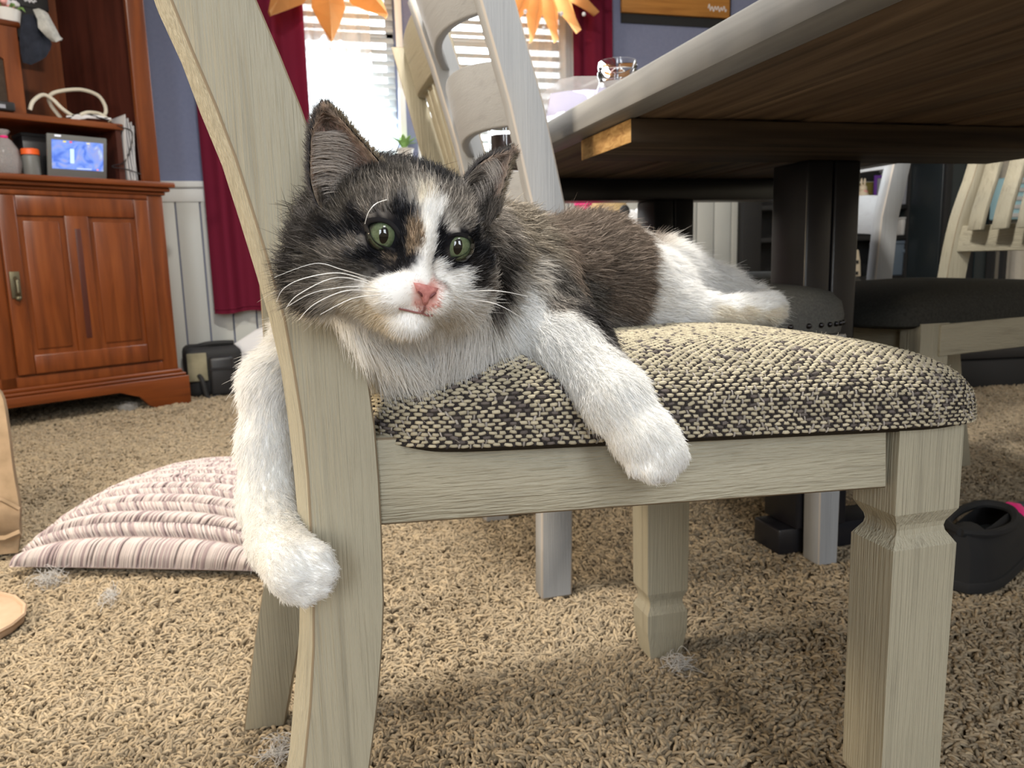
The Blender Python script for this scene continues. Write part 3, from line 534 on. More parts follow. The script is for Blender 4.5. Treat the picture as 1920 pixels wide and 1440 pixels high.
# ------------------------------------------------------------------ dining table
TX0, TX1, TY0, TY1, TZ = .402, 1.25, .16, 2.16, .760
tab = thing('dining_table', 'large dark plank dining table on black steel posts with a grey edge', 'table', (.82, 1.0, 0))
nb = 6; wb = (TX1-TX0-.09)/nb
for k in range(nb):
    x0 = TX0+.045+k*wb; b = MB(); b.bb((x0+.0012, TY0+.05, .723+.0015*(k % 2)), (x0+wb-.0012, TY1-.05, .742)); b.build('underside_plank', M['plank'], tab, bevel=.003, world=True)
MB().bb((TX0+.004, TY0+.004, .742), (TX1-.004, TY1-.004, TZ-.004)).build('top', M['tabletop'], tab, bevel=.003, world=True)
b = MB(); b.bb((TX0, TY0, .722), (TX0+.045, TY1, TZ)); b.build('edge_board', [M['tabletop'], M['plank']], tab, bevel=.004, world=True)
b = MB(); b.bb((TX1-.045, TY0, .722), (TX1, TY1, TZ)); b.build('edge_board', M['tabletop'], tab, bevel=.004, world=True)
for y0 in (TY0, TY1-.05): MB().bb((TX0+.045, y0, .7215), (TX1-.045, y0+.05, TZ)).build('breadboard_end', M['tabletop'], tab, bevel=.004, world=True)
o = MB().bb((.436, .985, .690), (1.22, 1.175, .7215)).build('cleat_board', [M['cleat'], M['endgrain']], tab, bevel=.002, world=True)
for p in o.data.polygons:
    if abs(p.normal.x) > .8: p.material_index = 1
MB().bb((.436, 1.735, .672), (1.22, 1.815, .7215)).build('cross_beam', M['black'], tab, bevel=.003, world=True)
for (x0, y0, z1) in ((.817, 1.135, .690), (.817, 1.71, .672)):
    b = MB(); b.bb((x0, y0, .055), (x0+.050, y0+.1, z1)); b.bb((x0+.053, y0, .055), (x0+.103, y0+.1, z1)); b.build('post', M['black'], tab, bevel=.004, world=True)
for y0 in (1.135, 1.71): MB().bb((.79, y0+.01, .008), (1.10, y0+.09, .055)).build('foot_beam', M['black'], tab, bevel=.004, world=True)
MB().bb((.845, 1.20, .10), (.895, 1.75, .16)).build('stretcher', M['black'], tab, bevel=.003, world=True)
# things on the table
p = at(1158, 165, 2, .765); q = np.array([.62, 1.37, TZ]); 
jx = at(1158, 143, 1, 1.22); t = thing('glass_jar', 'open clear glass jar standing on the table', 'jar', (jx[0], 1.22, TZ))
jz = jx[2]-TZ; jr = .031
prof = [(jr*1.05, .001), (jr*1.30, .012), (jr*1.32, jz-.035), (jr*.98, jz-.012), (jr*.96, jz-.006), (jr*1.05, jz), (jr*1.05, jz+.006), (jr*.97, jz+.008), (jr*1.03, jz+.014), (jr*.98, jz+.022), (jr*.90, jz+.022), (jr*.90, jz-.010), (jr*1.22, jz-.038), (jr*1.20, .014), (jr*.9, .008)]
MB().lathe((0, 0, 0), prof, 32).build('body', M['glass'], t, smooth=True, angle=50)
t = thing('bread_bag', 'clear plastic bag of pastries with lavender print lying on the table', 'bag', (.515, 1.335, TZ)); t.scale = (.62, .72, .92)
rr_ = random.Random(4)
rings = []
for z, sx, sy in ((.002, .150, .10), (.02, .170, .12), (.045, .165, .115), (.066, .145, .10), (.082, .11, .075), (.092, .05, .03)):
    rings.append([((sx+.012*math.sin(5*a+z*90))*math.cos(a), (sy+.012*math.cos(4*a+z*70))*math.sin(a), z+.010*math.sin(3*a+z*50)*(z > .03)) for a in [2*math.pi*k/28 for k in range(28)]])
MB().loft(rings).build('film', sheer('milky_film', (.42, .41, .41), .45), t, smooth=True, angle=80)
for k, (x, y, z, r_, mm) in enumerate(((-.10, -.02, .03, .030, 'cookie'), (-.05, .02, .028, .028, 'cookie'), (-.09, .03, .055, .026, 'pinkish'), (.01, -.02, .028, .030, 'white'), (.06, .01, .030, .030, 'cookie'), (.10, -.01, .026, .026, 'white'), (-.03, -.03, .055, .024, 'lav'))):
    MB().ball((x, y, z), (r_, r_, r_*.8), 8, 12, jitter=.05).build('pastry', M[mm], t, smooth=True)
b = MB(); b.grid([[((.172+.002)*math.cos(a)*(1-.12*h), (.122+.002)*math.sin(a)*(1-.12*h), .012+.048*h) for h in (0, .33, .66, 1)] for a in np.linspace(3.6, 4.9, 12)], thick=.001); b.build('printed_band', M['lav'], t, smooth=True)
cx = at(928, 236, 1, 1.62); t = thing('candle_jar', 'small glass candle jar with a yellow top on the table edge behind the white chair', 'candle', (cx[0]+.02, 1.62, TZ)); MB().lathe((0, 0, 0), [(.030, 0), (.034, .004), (.034, .05), (.031, .05), (.031, .006)], 20).build('glass', M['glass'], t, smooth=True); MB().lathe((0, 0, .006), [(.029, 0), (.029, .03)], 18).build('wax', M['cookie'], t, smooth=True); MB().lathe((0, 0, .051), [(.032, 0), (.030, .014), (.010, .020)], 18).build('cap', base('yellow_cap', (.75, .55, .10), .5), t, smooth=True)
# ------------------------------------------------------------------ cream slat-back chair (the cat's) and its copies
PN = np.array([.07, 1.0, 0]); PP = np.array([.02, .505, 0])
yy = [-640, -420, -250, -120, 0, 100, 200, 300, 400, 500, 600, 700, 800, 900, 1000, 1130, 1214, 1324, 1440, 1640, 1860]
Lx = [100, 176, 234, 278, 320, 361, 404, 442, 474, 505, 533, 551, 567, 577, 582, 587, 587, 581, 569, 534, 482]
Ox = [74, 150, 208, 252, 294, 338, 374, 414, 445, 475, 504, 526, 540, 551, 560, 563, 562, 554, 545, 512, 462]
Rx = [262, 338, 396, 440, 482, 525, 565, 600, 628, 652, 672, 690, 704, 712, 717, 721, 718, 709, 694, 655, 600]
D2 = np.array([-.030, .372, 0]); DX = lambda z: np.array([.044*sstep(.42, .72, z), 0, 0])                                   # near side -> far side of the back
nearL = [atp(x, y, PN, PP) for x, y in zip(Lx, yy)]; nearO = [atp(x, y, PN, PP+PN*.026) for x, y in zip(Ox, yy)]; nearR = [atp(x, y, PN, PP) for x, y in zip(Rx, yy)]
for a in (nearL, nearO, nearR):
    for i, p in enumerate(a):
        if i == len(a)-1: a[i] = a[i-1]+(a[i-1]-a[i-2])*((a[i-1][2]-.006)/(a[i-2][2]-a[i-1][2]+1e-9))
for a in (nearL, nearO, nearR):
    d_ = (a[0]-a[1]); a[0] = a[1]+d_*((1.045-a[1][2])/d_[2])
chair = thing('cream_chair', 'cream painted slat back dining chair with a tweed seat that the cat lies on', 'chair', (.20, .70, 0))
b = MB(); rn = []
for l, o_, r_ in zip(nearL, nearO, nearR):
    o2 = np.array([o_[0], o_[1], l[2]]); f2 = r_+np.array([-.004, .026, 0]); rn.append([l, r_, f2, o2])
b.loft(rn); b.build('back_leg', M['cream_z'], chair, bevel=.0013, world=True, edge=M['worn'], seg=1)
b = MB(); b.loft([[q+D2+DX(q[2]) for q in (np.array([o2[0], l[1], l[2]]), r_+np.array([-.004, 0, 0]), f2+np.array([.004, 0, 0]), np.array([l[0], o2[1], l[2]]))] for (l, r_, f2, o2) in rn]); b.build('back_leg', M['cream_z'], chair, bevel=.0013, world=True, edge=M['worn'], seg=1)
zs_ = np.array([p[2] for p in nearL])[::-1]; xl = np.array([p[0] for p in nearL])[::-1]; xr = np.array([p[0] for p in nearR])[::-1]
XM = lambda z: float(np.interp(z, zs_, (xl+xr)/2)); XLf = lambda z: float(np.interp(z, zs_, xl))
zt_ = zs_[-1]
def rail(z0, z1, bow, th, name, off=0, arch=0, nseg=14):
    rings = []
    for k in range(nseg+1):
        u = k/nseg; c = PP+np.array([0, .014, 0])+D2*u; bw = bow*(1-(2*u-1)**4)**.8 if bow else 0
        r_ = []
        for z, s in ((z0, -1), (z0, 1), (z1, 1), (z1, -1)):
            za = z+(arch*(1-(2*u-1)**2) if z == z1 else 0); r_.append((XM(min(z, zt_))+off-bw-PP[0]+c[0]+u*DX(z)[0]+s*th/2, c[1], za))
        rings.append(r_)
    return MB().loft(rings).build(name, M['cream_y'], chair, bevel=.003, world=True)
rail(.532, .592, .028, .020, 'lower_back_rail', .004); rail(zt_-.115, zt_-.005, .012, .022, 'top_back_rail', .012, .02)
for k in range(5):
    u = (k+1)/6; rings = []
    for z in np.linspace(.58, zt_-.108, 14):
        c = PP+np.array([0, .014, 0])+D2*u; x = XM(z)-PP[0]+c[0]+u*DX(z)[0]-.018*(1-(2*u-1)**4)**.8+.032; rings.append([(x-.006, c[1]-.019, z), (x+.006, c[1]-.019, z), (x+.006, c[1]+.019, z), (x-.006, c[1]+.019, z)])
    MB().loft(rings).build('back_slat', M['cream_z'], chair, bevel=.002, world=True)
# front legs with a v-groove under the apron and above the foot
def ringsq(c, hx, hy, z): return [(c[0]-hx, c[1]-hy, z), (c[0]+hx, c[1]-hy, z), (c[0]+hx, c[1]+hy, z), (c[0]-hx, c[1]+hy, z)]
FLc = np.array([.4605, .500]); FLd = np.array([-.018, .405]); LHX, LHY = .0300, .0240
def fleg(c):
    rs = []
    for z, k in ((.412, 1), (.3375, 1), (.3265, .775), (.3225, .745), (.3185, .775), (.3085, 1), (.120, .97), (.100, .965), (.0885, .80), (.0845, .785), (.0805, .80), (.070, .965), (.045, .955), (.006, .74)): rs.append(ringsq(c, LHX*k, LHY*k, z))
    return MB().loft(rs)
fleg(FLc).build('front_leg', M['cream_z'], chair, world=True); fleg(FLc+FLd).build('front_leg', M['cream_z'], chair, world=True)
aP = PP+np.array([0, .004, 0]); an = PN/np.linalg.norm(PN)
ap = [atp(700, 986.5, PN, aP), atp(1664, 915, PN, aP), atp(1664, 780, PN, aP), atp(700, 822, PN, aP)]
MB().prism(ap, an*.022).build('side_apron', M['cream_x'], chair, bevel=.0015, world=True, edge=M['worn'], seg=1)
fa = [np.array([-.005, .885, .366]), np.array([.435, .915, .354]), np.array([.435, .915, .41]), np.array([-.005, .885, .42])]
MB().prism(fa, (0, .02, 0)).build('side_apron', M['cream_x'], chair, bevel=.002, world=True)
MB().prism([(.462, .525, .354), (.446, .885, .354), (.446, .885, .41), (.462, .525, .41)], (-.02, 0, 0)).build('front_apron', M['cream_y'], chair, bevel=.002, world=True)
MB().prism([(.03, .53, .366), (.002, .885, .366), (.002, .885, .42), (.03, .53, .42)], (-.02, 0, 0)).build('rear_apron', M['cream_y'], chair, bevel=.002, world=True)
# cushion
CX0, CX1 = .030, .530
def cush(n=90, m=90, lift=0):
    T = np.linspace(0, math.pi, m); U = -np.cos(np.linspace(0, math.pi, n)); P = np.zeros((n, m, 3))
    for i, u in enumerate(U):
        q = (u+1)/2; x = CX0+(CX1-CX0)*q; e = max(1e-4, 1-abs(u)**9)**.5; eh = max(1e-4, 1-abs(u)**4.2)**.5
        yn = .492-.030*q-.004; yf = .900+.020*q+.012; yc, w = (yn+yf)/2, (yf-yn)/2
        w *= (1-abs(u)**14*.30)*(.86+.14*e); zb = .421-.014*q; hh = (.058*eh+.004); hb = .016*eh
        for j, t in enumerate(T):
            ct, s_ = math.cos(t), math.sin(t); P[i, j] = (x, yc-w*math.copysign(abs(ct)**.30, ct) if abs(ct) > 1e-6 else yc, zb+hh*(s_**.62))
    return P
def resample(P):
    d = np.linalg.norm(np.diff(P, axis=1), axis=2); m = P.shape[1]; out = np.zeros_like(P)
    for i in range(P.shape[0]):
        s = np.r_[0, np.cumsum(d[i])]; t = np.linspace(0, s[-1], m)
        for a in range(3): out[i, :, a] = np.interp(t, s, P[i, :, a])
    return out
CP = resample(cush(100, 160))
b = MB(); b.grid(CP); und = [CP[i, 0] for i in range(len(CP))]+[CP[i, -1] for i in range(len(CP)-1, -1, -1)]
k0 = len(b.v); b.v += [(p[0]*.97+.27*.03, p[1]*.94+.7*.06, p[2]-.006) for p in und]; 
nn = len(und); idx = [i*160 for i in range(100)]+[i*160+159 for i in range(99, -1, -1)]
b.f += [(idx[i], idx[(i+1) % nn], k0+(i+1) % nn, k0+i) for i in range(nn)]+[tuple(range(k0, k0+nn))]; b.m += [0]*(nn+1)
b.f += [tuple(range(0, 160)), tuple(range(99*160, 100*160))]; b.m += [0, 0]
seat = b.build('seat_cushion', M['weavebase'], chair, smooth=True, world=True, angle=60)
def weave():
    P = CP; du = np.gradient(P, axis=0); dv = np.gradient(P, axis=1); N = np.cross(du, dv); N /= np.linalg.norm(N, axis=2, keepdims=True)+1e-12
    if N[50, 80, 2] < 0: N = -N
    n, m = P.shape[:2]; sv = np.r_[0, np.cumsum(np.linalg.norm(np.diff(P[n//2], axis=0), axis=1))]; su = np.r_[0, np.cumsum(np.linalg.norm(np.diff(P[:, m//2], axis=0), axis=1))]
    rp, cp = .0029, .0072; nr, nc = int(sv[-1]/rp), int(su[-1]/cp)
    def smp(us, vs):
        iu = np.interp(us, su, np.arange(n)); iv = np.interp(vs, sv, np.arange(m)); i = np.clip(iu.astype(int), 0, n-2); j = np.clip(iv.astype(int), 0, m-2); a = (iu-i)[:, None]; c = (iv-j)[:, None]
        f = lambda G: (1-a)*(1-c)*G[i, j]+a*(1-c)*G[i+1, j]+(1-a)*c*G[i, j+1]+a*c*G[i+1, j+1]
        return f(P), f(N)
    R, C_ = np.meshgrid(np.arange(nr), np.arange(nc), indexing='ij'); R = R.ravel(); C_ = C_.ravel(); K = len(R)
    u0 = (C_+.5*(R % 2)+.25)*cp+rng.normal(size=K)*.0005; v0 = (R+.5)*rp+rng.normal(size=K)*.00025
    def strokes(u0, v0, du_, dv_, hts, r, col):
        pos = np.zeros((len(u0), 5, 3))
        for q, (s, h) in enumerate(zip((-.5, -.28, 0, .28, .5), hts)):
            p, nn_ = smp(np.clip(u0+s*du_, 0, su[-1]), np.clip(v0+s*dv_, 0, sv[-1])); pos[:, q] = p+nn_*h
        return pos, r, col
    rr = rng.uniform(.00095, .00128, K)[:, None]*np.array([.7, 1, 1.05, 1, .7]); cc = np.where(rng.uniform(0, 1, K)[:, None] < .9, np.array([.45, .395, .285]), np.array([.13, .11, .10]))*rng.uniform(.75, 1.15, K)[:, None]
    p1, r1, c1 = strokes(u0, v0, .0058*rng.uniform(.9, 1.12, K), rng.normal(size=K)*.0007, (-.0004, .0007, .0011, .0007, -.0004), rr, cc)
    u1 = u0+.5*cp; p2, r2, c2 = strokes(u1, v0, rng.normal(size=K)*.0016, .0050*np.ones(K), (-.0004, .0006, .0009, .0006, -.0004), rng.uniform(.0005, .0009, K)[:, None]*np.array([.7, 1, 1, 1, .7]), np.where(rng.uniform(0, 1, K)[:, None] < .72, np.array([.035, .030, .030]), np.array([.30, .27, .24]))*rng.uniform(.7, 1.3, K)[:, None])
    # stray fuzz
    F = 500; uf = rng.uniform(0, su[-1], F); vf = rng.uniform(0, sv[-1], F); pf, nf = smp(uf, vf); pos = np.zeros((F, 5, 3)); d = rng.normal(size=(F, 3))*.5
    for q, s in enumerate(np.linspace(0, 1, 5)): pos[:, q] = pf+nf*(.0008+.0016*s)+d*(.005*s)+rng.normal(size=(F, 3))*.0003
    P_ = np.concatenate([p1, p2, pos]); R_ = np.concatenate([r1, r2, np.full((F, 5), .00011)]); C3 = np.concatenate([c1, c2, np.tile([.5, .45, .36], (F, 1))])
    o = curves('tweed_yarn', P_-np.array(wloc(chair)), R_, attr_mat('tweed', .9, .05, .1), chair, C3); o['kind'] = 'stuff'
weave()
# copies: the same chair further along the table, and one across the table
c2 = copy_tree(chair); c2.location = (.598, 1.76, 0); c2.rotation_euler = (0, 0, math.radians(2.5)); c2['label'] = 'cream slat back chair standing behind the white chair, its seat hidden behind the cat'
c3 = copy_tree(chair); c3.location = (1.305, 1.335, 0.0); c3.rotation_euler = (0, 0, math.pi); c3['label'] = 'cream slat back chair across the table, turned towards the black table post'
for k in kids(c3):
    if k.name.startswith('tweed_yarn'): bpy.data.objects.remove(k)
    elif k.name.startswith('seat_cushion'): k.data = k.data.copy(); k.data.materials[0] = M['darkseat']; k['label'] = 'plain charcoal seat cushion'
for c in (chair, c2, c3): c['group'] = 'cream slat back dining chairs'
# ------------------------------------------------------------------ white ladder-back chairs
wch = thing('white_chair', 'white ladder back dining chair with a grey nailhead seat, behind the cat', 'chair', (.60, 1.32, 0), group='white ladder back dining chairs')
W0 = np.array([.60, 1.32, 0])
zk = [.006, .20, .45, .62, .76, .90, 1.0]; xk = [.362, .366, .372, .360, .330, .291, .258]
def wx(z): return float(np.interp(z, zk, xk))
for y0 in (1.108, 1.495):
    rings = []
    for z in [.006, .1, .2, .3, .4, .48, .56, .62, .70, .76, .83, .90, .96, 1.02]:
        x = wx(z) if z <= 1 else .252; rings.append([(x-.026, y0, z), (x+.026, y0, z), (x+.026, y0+.034, z), (x-.026, y0+.034, z)])
    MB().loft(rings).build('back_leg', M['white_z'], wch, bevel=.003, world=True, edge=M['worn_white'], seg=1)
for (z0, z1) in ((.575, .668), (.735, .825), (.892, .99)):
    rings = []
    for k in range(17):
        u = k/16; y = 1.135+.37*u; bw = .040*(1-(2*u-1)**2); a0 = .018*(1-(2*u-1)**2); r_ = []
        for z, s in ((z0-.000+.6*a0, -1), (z0+.6*a0, 1), (z1+a0, 1), (z1+a0, -1)): r_.append((wx(min(z, 1))-bw+s*.0075, y, z))
        rings.append(r_)
    MB().loft(rings).build('ladder_slat', M['white_y'], wch, bevel=.003, world=True)
for y0 in (1.085, 1.475):
    b = MB(); b.loft([[(.822-k, y0-.0, z), (.866+k*0, y0, z), (.866, y0+.044, z), (.822-k, y0+.044, z)] for z, k in ((.006, -.006), (.2, -.002), (.405, 0))]); b.build('front_leg', M['white_z'], wch, bevel=.002, world=True, edge=M['worn_white'], seg=1)
for lo, hi, nm, mm in (((.39, 1.115, .335), (.83, 1.135, .405), 'side_apron', 'white_x'), ((.39, 1.502, .335), (.83, 1.522, .405), 'side_apron', 'white_x'), ((.835, 1.12, .335), (.857, 1.49, .405), 'front_apron', 'white_y'), ((.36, 1.13, .335), (.38, 1.50, .405), 'rear_apron', 'white_y')): MB().bb(lo, hi).build(nm, M[mm], wch, bevel=.002, world=True)
def sq(cx, cy, hx, hy, z, n=40, p=5):
    r = []
    for k in range(n):
        a = 2*math.pi*k/n; c, s = math.cos(a), math.sin(a); r.append((cx+hx*math.copysign(abs(c)**(2/p), c), cy+hy*math.copysign(abs(s)**(2/p), s), z))
    return r
b = MB(); b.loft([sq(.632, 1.3, .262+o_, .235+o_, z) for o_, z in ((-.01, .405), (0, .408), (.004, .435), (0, .458), (-.014, .474), (-.045, .484), (-.12, .490), (-.2, .491))]); b.build('seat_pad', M['greyfab'], wch, smooth=True, world=True, angle=60)
nl = None
for k, p_ in enumerate(sq(.632, 1.3, .265, .238, .424, 56)):
    if nl is None: nl = MB().ball((0, 0, 0), .0048, 6, 8).build('nailhead', M['nail'], wch, smooth=True); o = nl
    else: o = nl.copy(); COL.objects.link(o); o.parent = wch
    o.location = Vector(p_)-Vector(W0)
w2 = copy_tree(wch); w2.location = (1.16, 1.825, 0); w2.rotation_euler = (0, 0, math.pi); w2['label'] = 'white ladder back chair across the table, facing the cat side'
# ------------------------------------------------------------------ right background: rack, bins, cabinet, toys
YR = 3.48
def R3(px, py, y=YR): return at(px, py, 1, y)
xp0, xp1 = R3(1394, 420)[0], R3(1428, 420)[0]
zsA = R3(1620, 384)[2]; zsB = R3(1700, 441)[2]; zsC = R3(1640, 515)[2]-.01
t = thing('storage_rack', 'dark metal shelf rack against the far wall beyond the white chairs', 'rack', (xp0, YR, 0))
XRR = xp0+.98
for (x, y) in ((xp0, YR), (XRR, YR), (xp0+.09, YR+.175), (XRR, YR+.175)): MB().bb((x, y, .004), (x+(xp1-xp0)*(1 if x == xp0 else .45), y+.03, 1.5)).build('post', M['blackm'], t, bevel=.002, world=True)
for z in (zsA, zsB, zsC, .22, 1.1, 1.45): MB().prism([(xp0+.01, YR+.004, z-.022), (XRR+.02, YR+.004, z-.022), (XRR+.02, YR+.19, z-.022), (xp0+.10, YR+.19, z-.022)], (0, 0, .022)).build('shelf', M['blackm'], t, bevel=.002, world=True)
MB().bb((xp0+.10, YR+.192, .1), (XRR, YR+.198, 1.5)).build('back_sheet', M['blackm'], t, world=True)
q = R3(1635, 364); t = thing('rabbit_figurine', 'cream rabbit figurine with a rosy chest on the dark shelf rack', 'figurine', (q[0], YR+.07, zsA))
MB().lathe((0, 0, 0), [(.044, .001), (.046, .008), (.040, .03), (.028, .058), (.020, .075)], 18).build('body', M['cream'], t, smooth=True); MB().ball((0, 0, .088), (.022, .020, .022)).build('head', M['cream'], t, smooth=True)
for s in (-1, 1): MB().ball((s*.010, 0, .122), (.006, .005, .020)).build('ear', M['cream'], t, smooth=True)
MB().ball((.004, -.016, .070), (.014, .008, .010)).build('chest_patch', M['rosy'], t, smooth=True)
q = R3(1658, 360); t = thing('olive_box', 'olive brown box behind the rabbit figurine', 'box', (q[0]+.02, YR+.15, zsA)); MB().box((0, 0, .06), (.075, .05, .12)).build('body', M['olive'], t, bevel=.003); MB().box((0, 0, .123), (.079, .054, .008)).build('lid', M['olive'], t, bevel=.002)
q = R3(1675, 350); t = thing('purple_frame', 'purple picture frame on the dark shelf rack beside the rabbit figurine', 'picture frame', (q[0]+.03, YR+.10, zsA))
for lo, hi in (((-.06, 0, 0), (-.045, .012, .16)), ((.045, 0, 0), (.06, .012, .16)), ((-.045, 0, 0), (.045, .012, .015)), ((-.045, 0, .145), (.045, .012, .16))): MB().bb(lo, hi).build('frame_bar', M['purple'], t, bevel=.002)
MB().bb((-.045, .005, .015), (.045, .009, .145)).build('picture', M['grey'], t)
def tub(name, label, px0, px1, z, h, mat, y=YR+.015, dep=.16, lid=None, group=None):
    x0, x1 = R3(px0, 430, y)[0], R3(px1, 430, y)[0]; w = x1-x0; t = thing(name, label, 'bin', ((x0+x1)/2, y+dep/2, z), group=group)
    b = MB(); b.loft([[(-w/2*k, -dep/2*k, zz), (w/2*k, -dep/2*k, zz), (w/2*k, dep/2*k, zz), (-w/2*k, dep/2*k, zz)] for zz, k in ((.001, .90), (h*.9, .98))]); b.build('body', mat, t, bevel=.006)
    MB().box((0, 0, h*.95), (w*1.02, dep*1.02, h*.1)).build('lid', lid or mat, t, bevel=.004)
    MB().box((0, -dep/2*.99, h*.70), (w*.5, .012, h*.10)).build('grip', lid or mat, t, bevel=.003); return t, w, dep
tub('storage_bin', 'clear grey bin on the dark rack above the blue grey bins', 1684, 1752, zsA, .20, M['grey'])
tub('storage_bin', 'blue grey bin on the dark rack directly above the white bin', 1712, 1765, zsB+.095, .075, M['bin'])
t, w, dep = tub('storage_bin', 'white bin with dark stripes and red marks on the dark rack', 1690, 1762, zsB, .095, M['binw'])
for k in range(3): MB().box((.02, -dep/2-.003, .030+.014*k), (w*.30, .004, .006)).build('dark_stripe', M['blackplastic'], t)
MB().box((.052, -dep/2-.003, .044), (.006, .004, .036)).build('dark_stripe', M['blackplastic'], t)
for k in range(2): MB().box((-.035, -dep/2-.003, .020+.014*k), (w*.16, .004, .006)).build('red_mark', M['red'], t)
t, w, dep = tub('storage_bin', 'blue grey bin with a red spot on the shelf under the white bin', 1672, 1760, zsC, .185, M['bin'])
MB().ball((-.03, -dep/2*.96, .085), (.010, .004, .008)).build('red_spot', M['red'], t)
q = R3(1708, 506); t = thing('white_cloth', 'crumpled white cloth in front of the blue grey bin with a red spot', 'cloth', (q[0]+.01, YR+.016, zsC)); MB().ball((0, 0, .022), (.05, .014, .024), 8, 12, jitter=.10).build('body', M['wpaper'], t, smooth=True); MB().ball((.03, .0, .012), (.03, .013, .014), 8, 12, jitter=.1).build('fold', M['wpaper'], t, smooth=True)
q = R3(1606, 492); t = thing('striped_box', 'beige box with black stripes on the lower shelf of the dark rack', 'box', (q[0], YR+.09, zsC)); hB = R3(1606, 468)[2]-zsC
MB().loft([[(-.06*k, -.06, z), (.05*k2, -.06, z), (.05*k2, .06, z), (-.06*k, .06, z)] for z, k, k2 in ((.001, 1, 1.15), (hB*.6, 1, 1.0), (hB, .95, .75))]).build('body', M['cream'], t, bevel=.006)
for z in (.02, hB*.55): MB().box((-.01, -.062, z), (.09, .004, .018)).build('black_stripe', M['blackm'], t)
# dark media cabinet and aqua panel
x0, x1 = R3(1752, 430, 3.2)[0]+.10, 3.46; t = thing('media_cabinet', 'dark cabinet with glass doors behind the cream chair across the table', 'cabinet', (x0, 3.25, 0))
for lo, hi, nm in (((x0, 3.25, .004), (x1, 3.62, .08), 'plinth'), ((x0, 3.27, .08), (x0+.03, 3.62, 1.5), 'side_panel'), ((x1-.03, 3.27, .08), (x1, 3.62, 1.5), 'side_panel'), ((x0+.03, 3.60, .08), (x1-.03, 3.62, 1.5), 'back_panel'), ((x0, 3.25, 1.5), (x1, 3.63, 1.54), 'top')): MB().bb(lo, hi).build(nm, M['darkteal'], t, bevel=.003, world=True)
for z in (.30, .56, .98): MB().bb((x0+.03, 3.29, z), (x1-.03, 3.60, z+.02)).build('shelf', M['darkteal'], t, world=True)
xm = (x0+x1)/2
for a, c in ((x0+.004, xm-.002), (xm+.002, x1-.004)):
    b = MB(); b.bb((a, 3.25, .09), (a+.035, 3.268, 1.49)); b.bb((c-.035, 3.25, .09), (c, 3.268, 1.49)); b.bb((a+.035, 3.25, .09), (c-.035, 3.268, .13)); b.bb((a+.035, 3.25, 1.45), (c-.035, 3.268, 1.49)); d = b.build('door', M['blackm'], t, bevel=.002, world=True)
    MB().bb((a+.035, 3.257, .13), (c-.035, 3.261, 1.45)).build('glass', base('smoked_glass', (.02, .03, .035), .06, spec=.5), d, world=True)
qa, qb = R3(1868, 335, 3.18), R3(1935, 412, 3.18); t = thing('aqua_blind_standin', 'pale aqua ribbed block added in place of bright window blind stripes before the dark cabinet, seen between the cream chair slats', 'blind stand-in', ((qa[0]+qb[0])/2, 3.16, 0))  # added ribbed block stands in for bright window-blind stripes
zb_ = qb[2]; hh = qa[2]-qb[2]; w = qb[0]-qa[0]
MB().bb((-w/2, -.05, zb_), (w/2, .05, zb_+hh)).build('body', M['aqua'], t, bevel=.01)
for k in range(5): MB().box((0, -.053, zb_+hh*(k+.5)/5), (w*1.01, .012, hh*.10)).build('rib', M['binw'], t, bevel=.003)
for sx in (-1, 1):
    for sy in (-1, 1): MB().bb((sx*w*.42-.012, sy*.035-.012, .004), (sx*w*.42+.012, sy*.035+.012, zb_)).build('leg', M['blackm'], t)
# plush toys behind the cat
q = at(1135, 400, 1, 3.05); t = thing('plush_bear', 'tan plush bear sitting against the far wall, seen above the back of the cat', 'plush toy', (q[0], 3.10, 0)); zc = q[2]
MB().ball((0, 0, .22), (.17, .15, .22), 14, 20).build('body', M['plush'], t, smooth=True); MB().ball((0, -.02, zc-.02), (.115, .11, .115), 14, 20).build('head', M['plush'], t, smooth=True); MB().ball((0, -.12, zc-.05), (.05, .035, .04)).build('muzzle', M['cream'], t, smooth=True); MB().ball((0, -.155, zc-.04), (.014, .010, .010)).build('nose', M['blackm'], t, smooth=True)
for s in (-1, 1):
    MB().ball((s*.085, 0, zc+.075), (.035, .02, .035)).build('ear', M['plush'], t, smooth=True); MB().ball((s*.16, -.06, .28), (.05, .06, .12)).build('arm', M['plush'], t, smooth=True); MB().ball((s*.10, -.17, .055), (.06, .10, .055)).build('leg', M['plush'], t, smooth=True); MB().ball((s*.04, -.112, zc+.01), .009).build('eye', M['blackm'], t, smooth=True)
q = at(1090, 376, 1, 2.9); t = thing('pink_toy', 'hot pink toy beside the tan plush bear', 'toy', (q[0], 2.88, 0)); MB().lathe((0, 0, .004), [(.06, 0), (.075, .02), (.07, .5), (.03, q[2]-.06), (.026, q[2]-.02)], 18).build('bottle', M['pink'], t, smooth=True); MB().lathe((0, 0, q[2]-.02), [(.034, 0), (.034, .04), (.02, .055)], 18).build('cap', M['pink'], t, smooth=True)
q = at(1181, 404, 1, 2.8); t = thing('white_plush', 'white and black plush next to the tan plush bear', 'plush toy', (q[0]+.015, 2.85, 0)); MB().ball((0, 0, .19), (.09, .08, .19), 12, 16).build('body', M['wpaper'], t, smooth=True); MB().ball((0, -.01, q[2]-.03), (.05, .05, .055), 12, 16).build('head', M['wpaper'], t, smooth=True); MB().ball((-.028, -.03, q[2]+.012), (.022, .018, .030), 10, 12).build('ear', M['blackm'], t, smooth=True); MB().ball((.03, -.03, q[2]+.005), (.018, .016, .024), 10, 12).build('ear', M['wpaper'], t, smooth=True)
t = thing('low_black_box', 'low black lidded box on the carpet beyond the dark seated cream chair', 'box', (2.75, 2.50, 0), math.radians(-8))
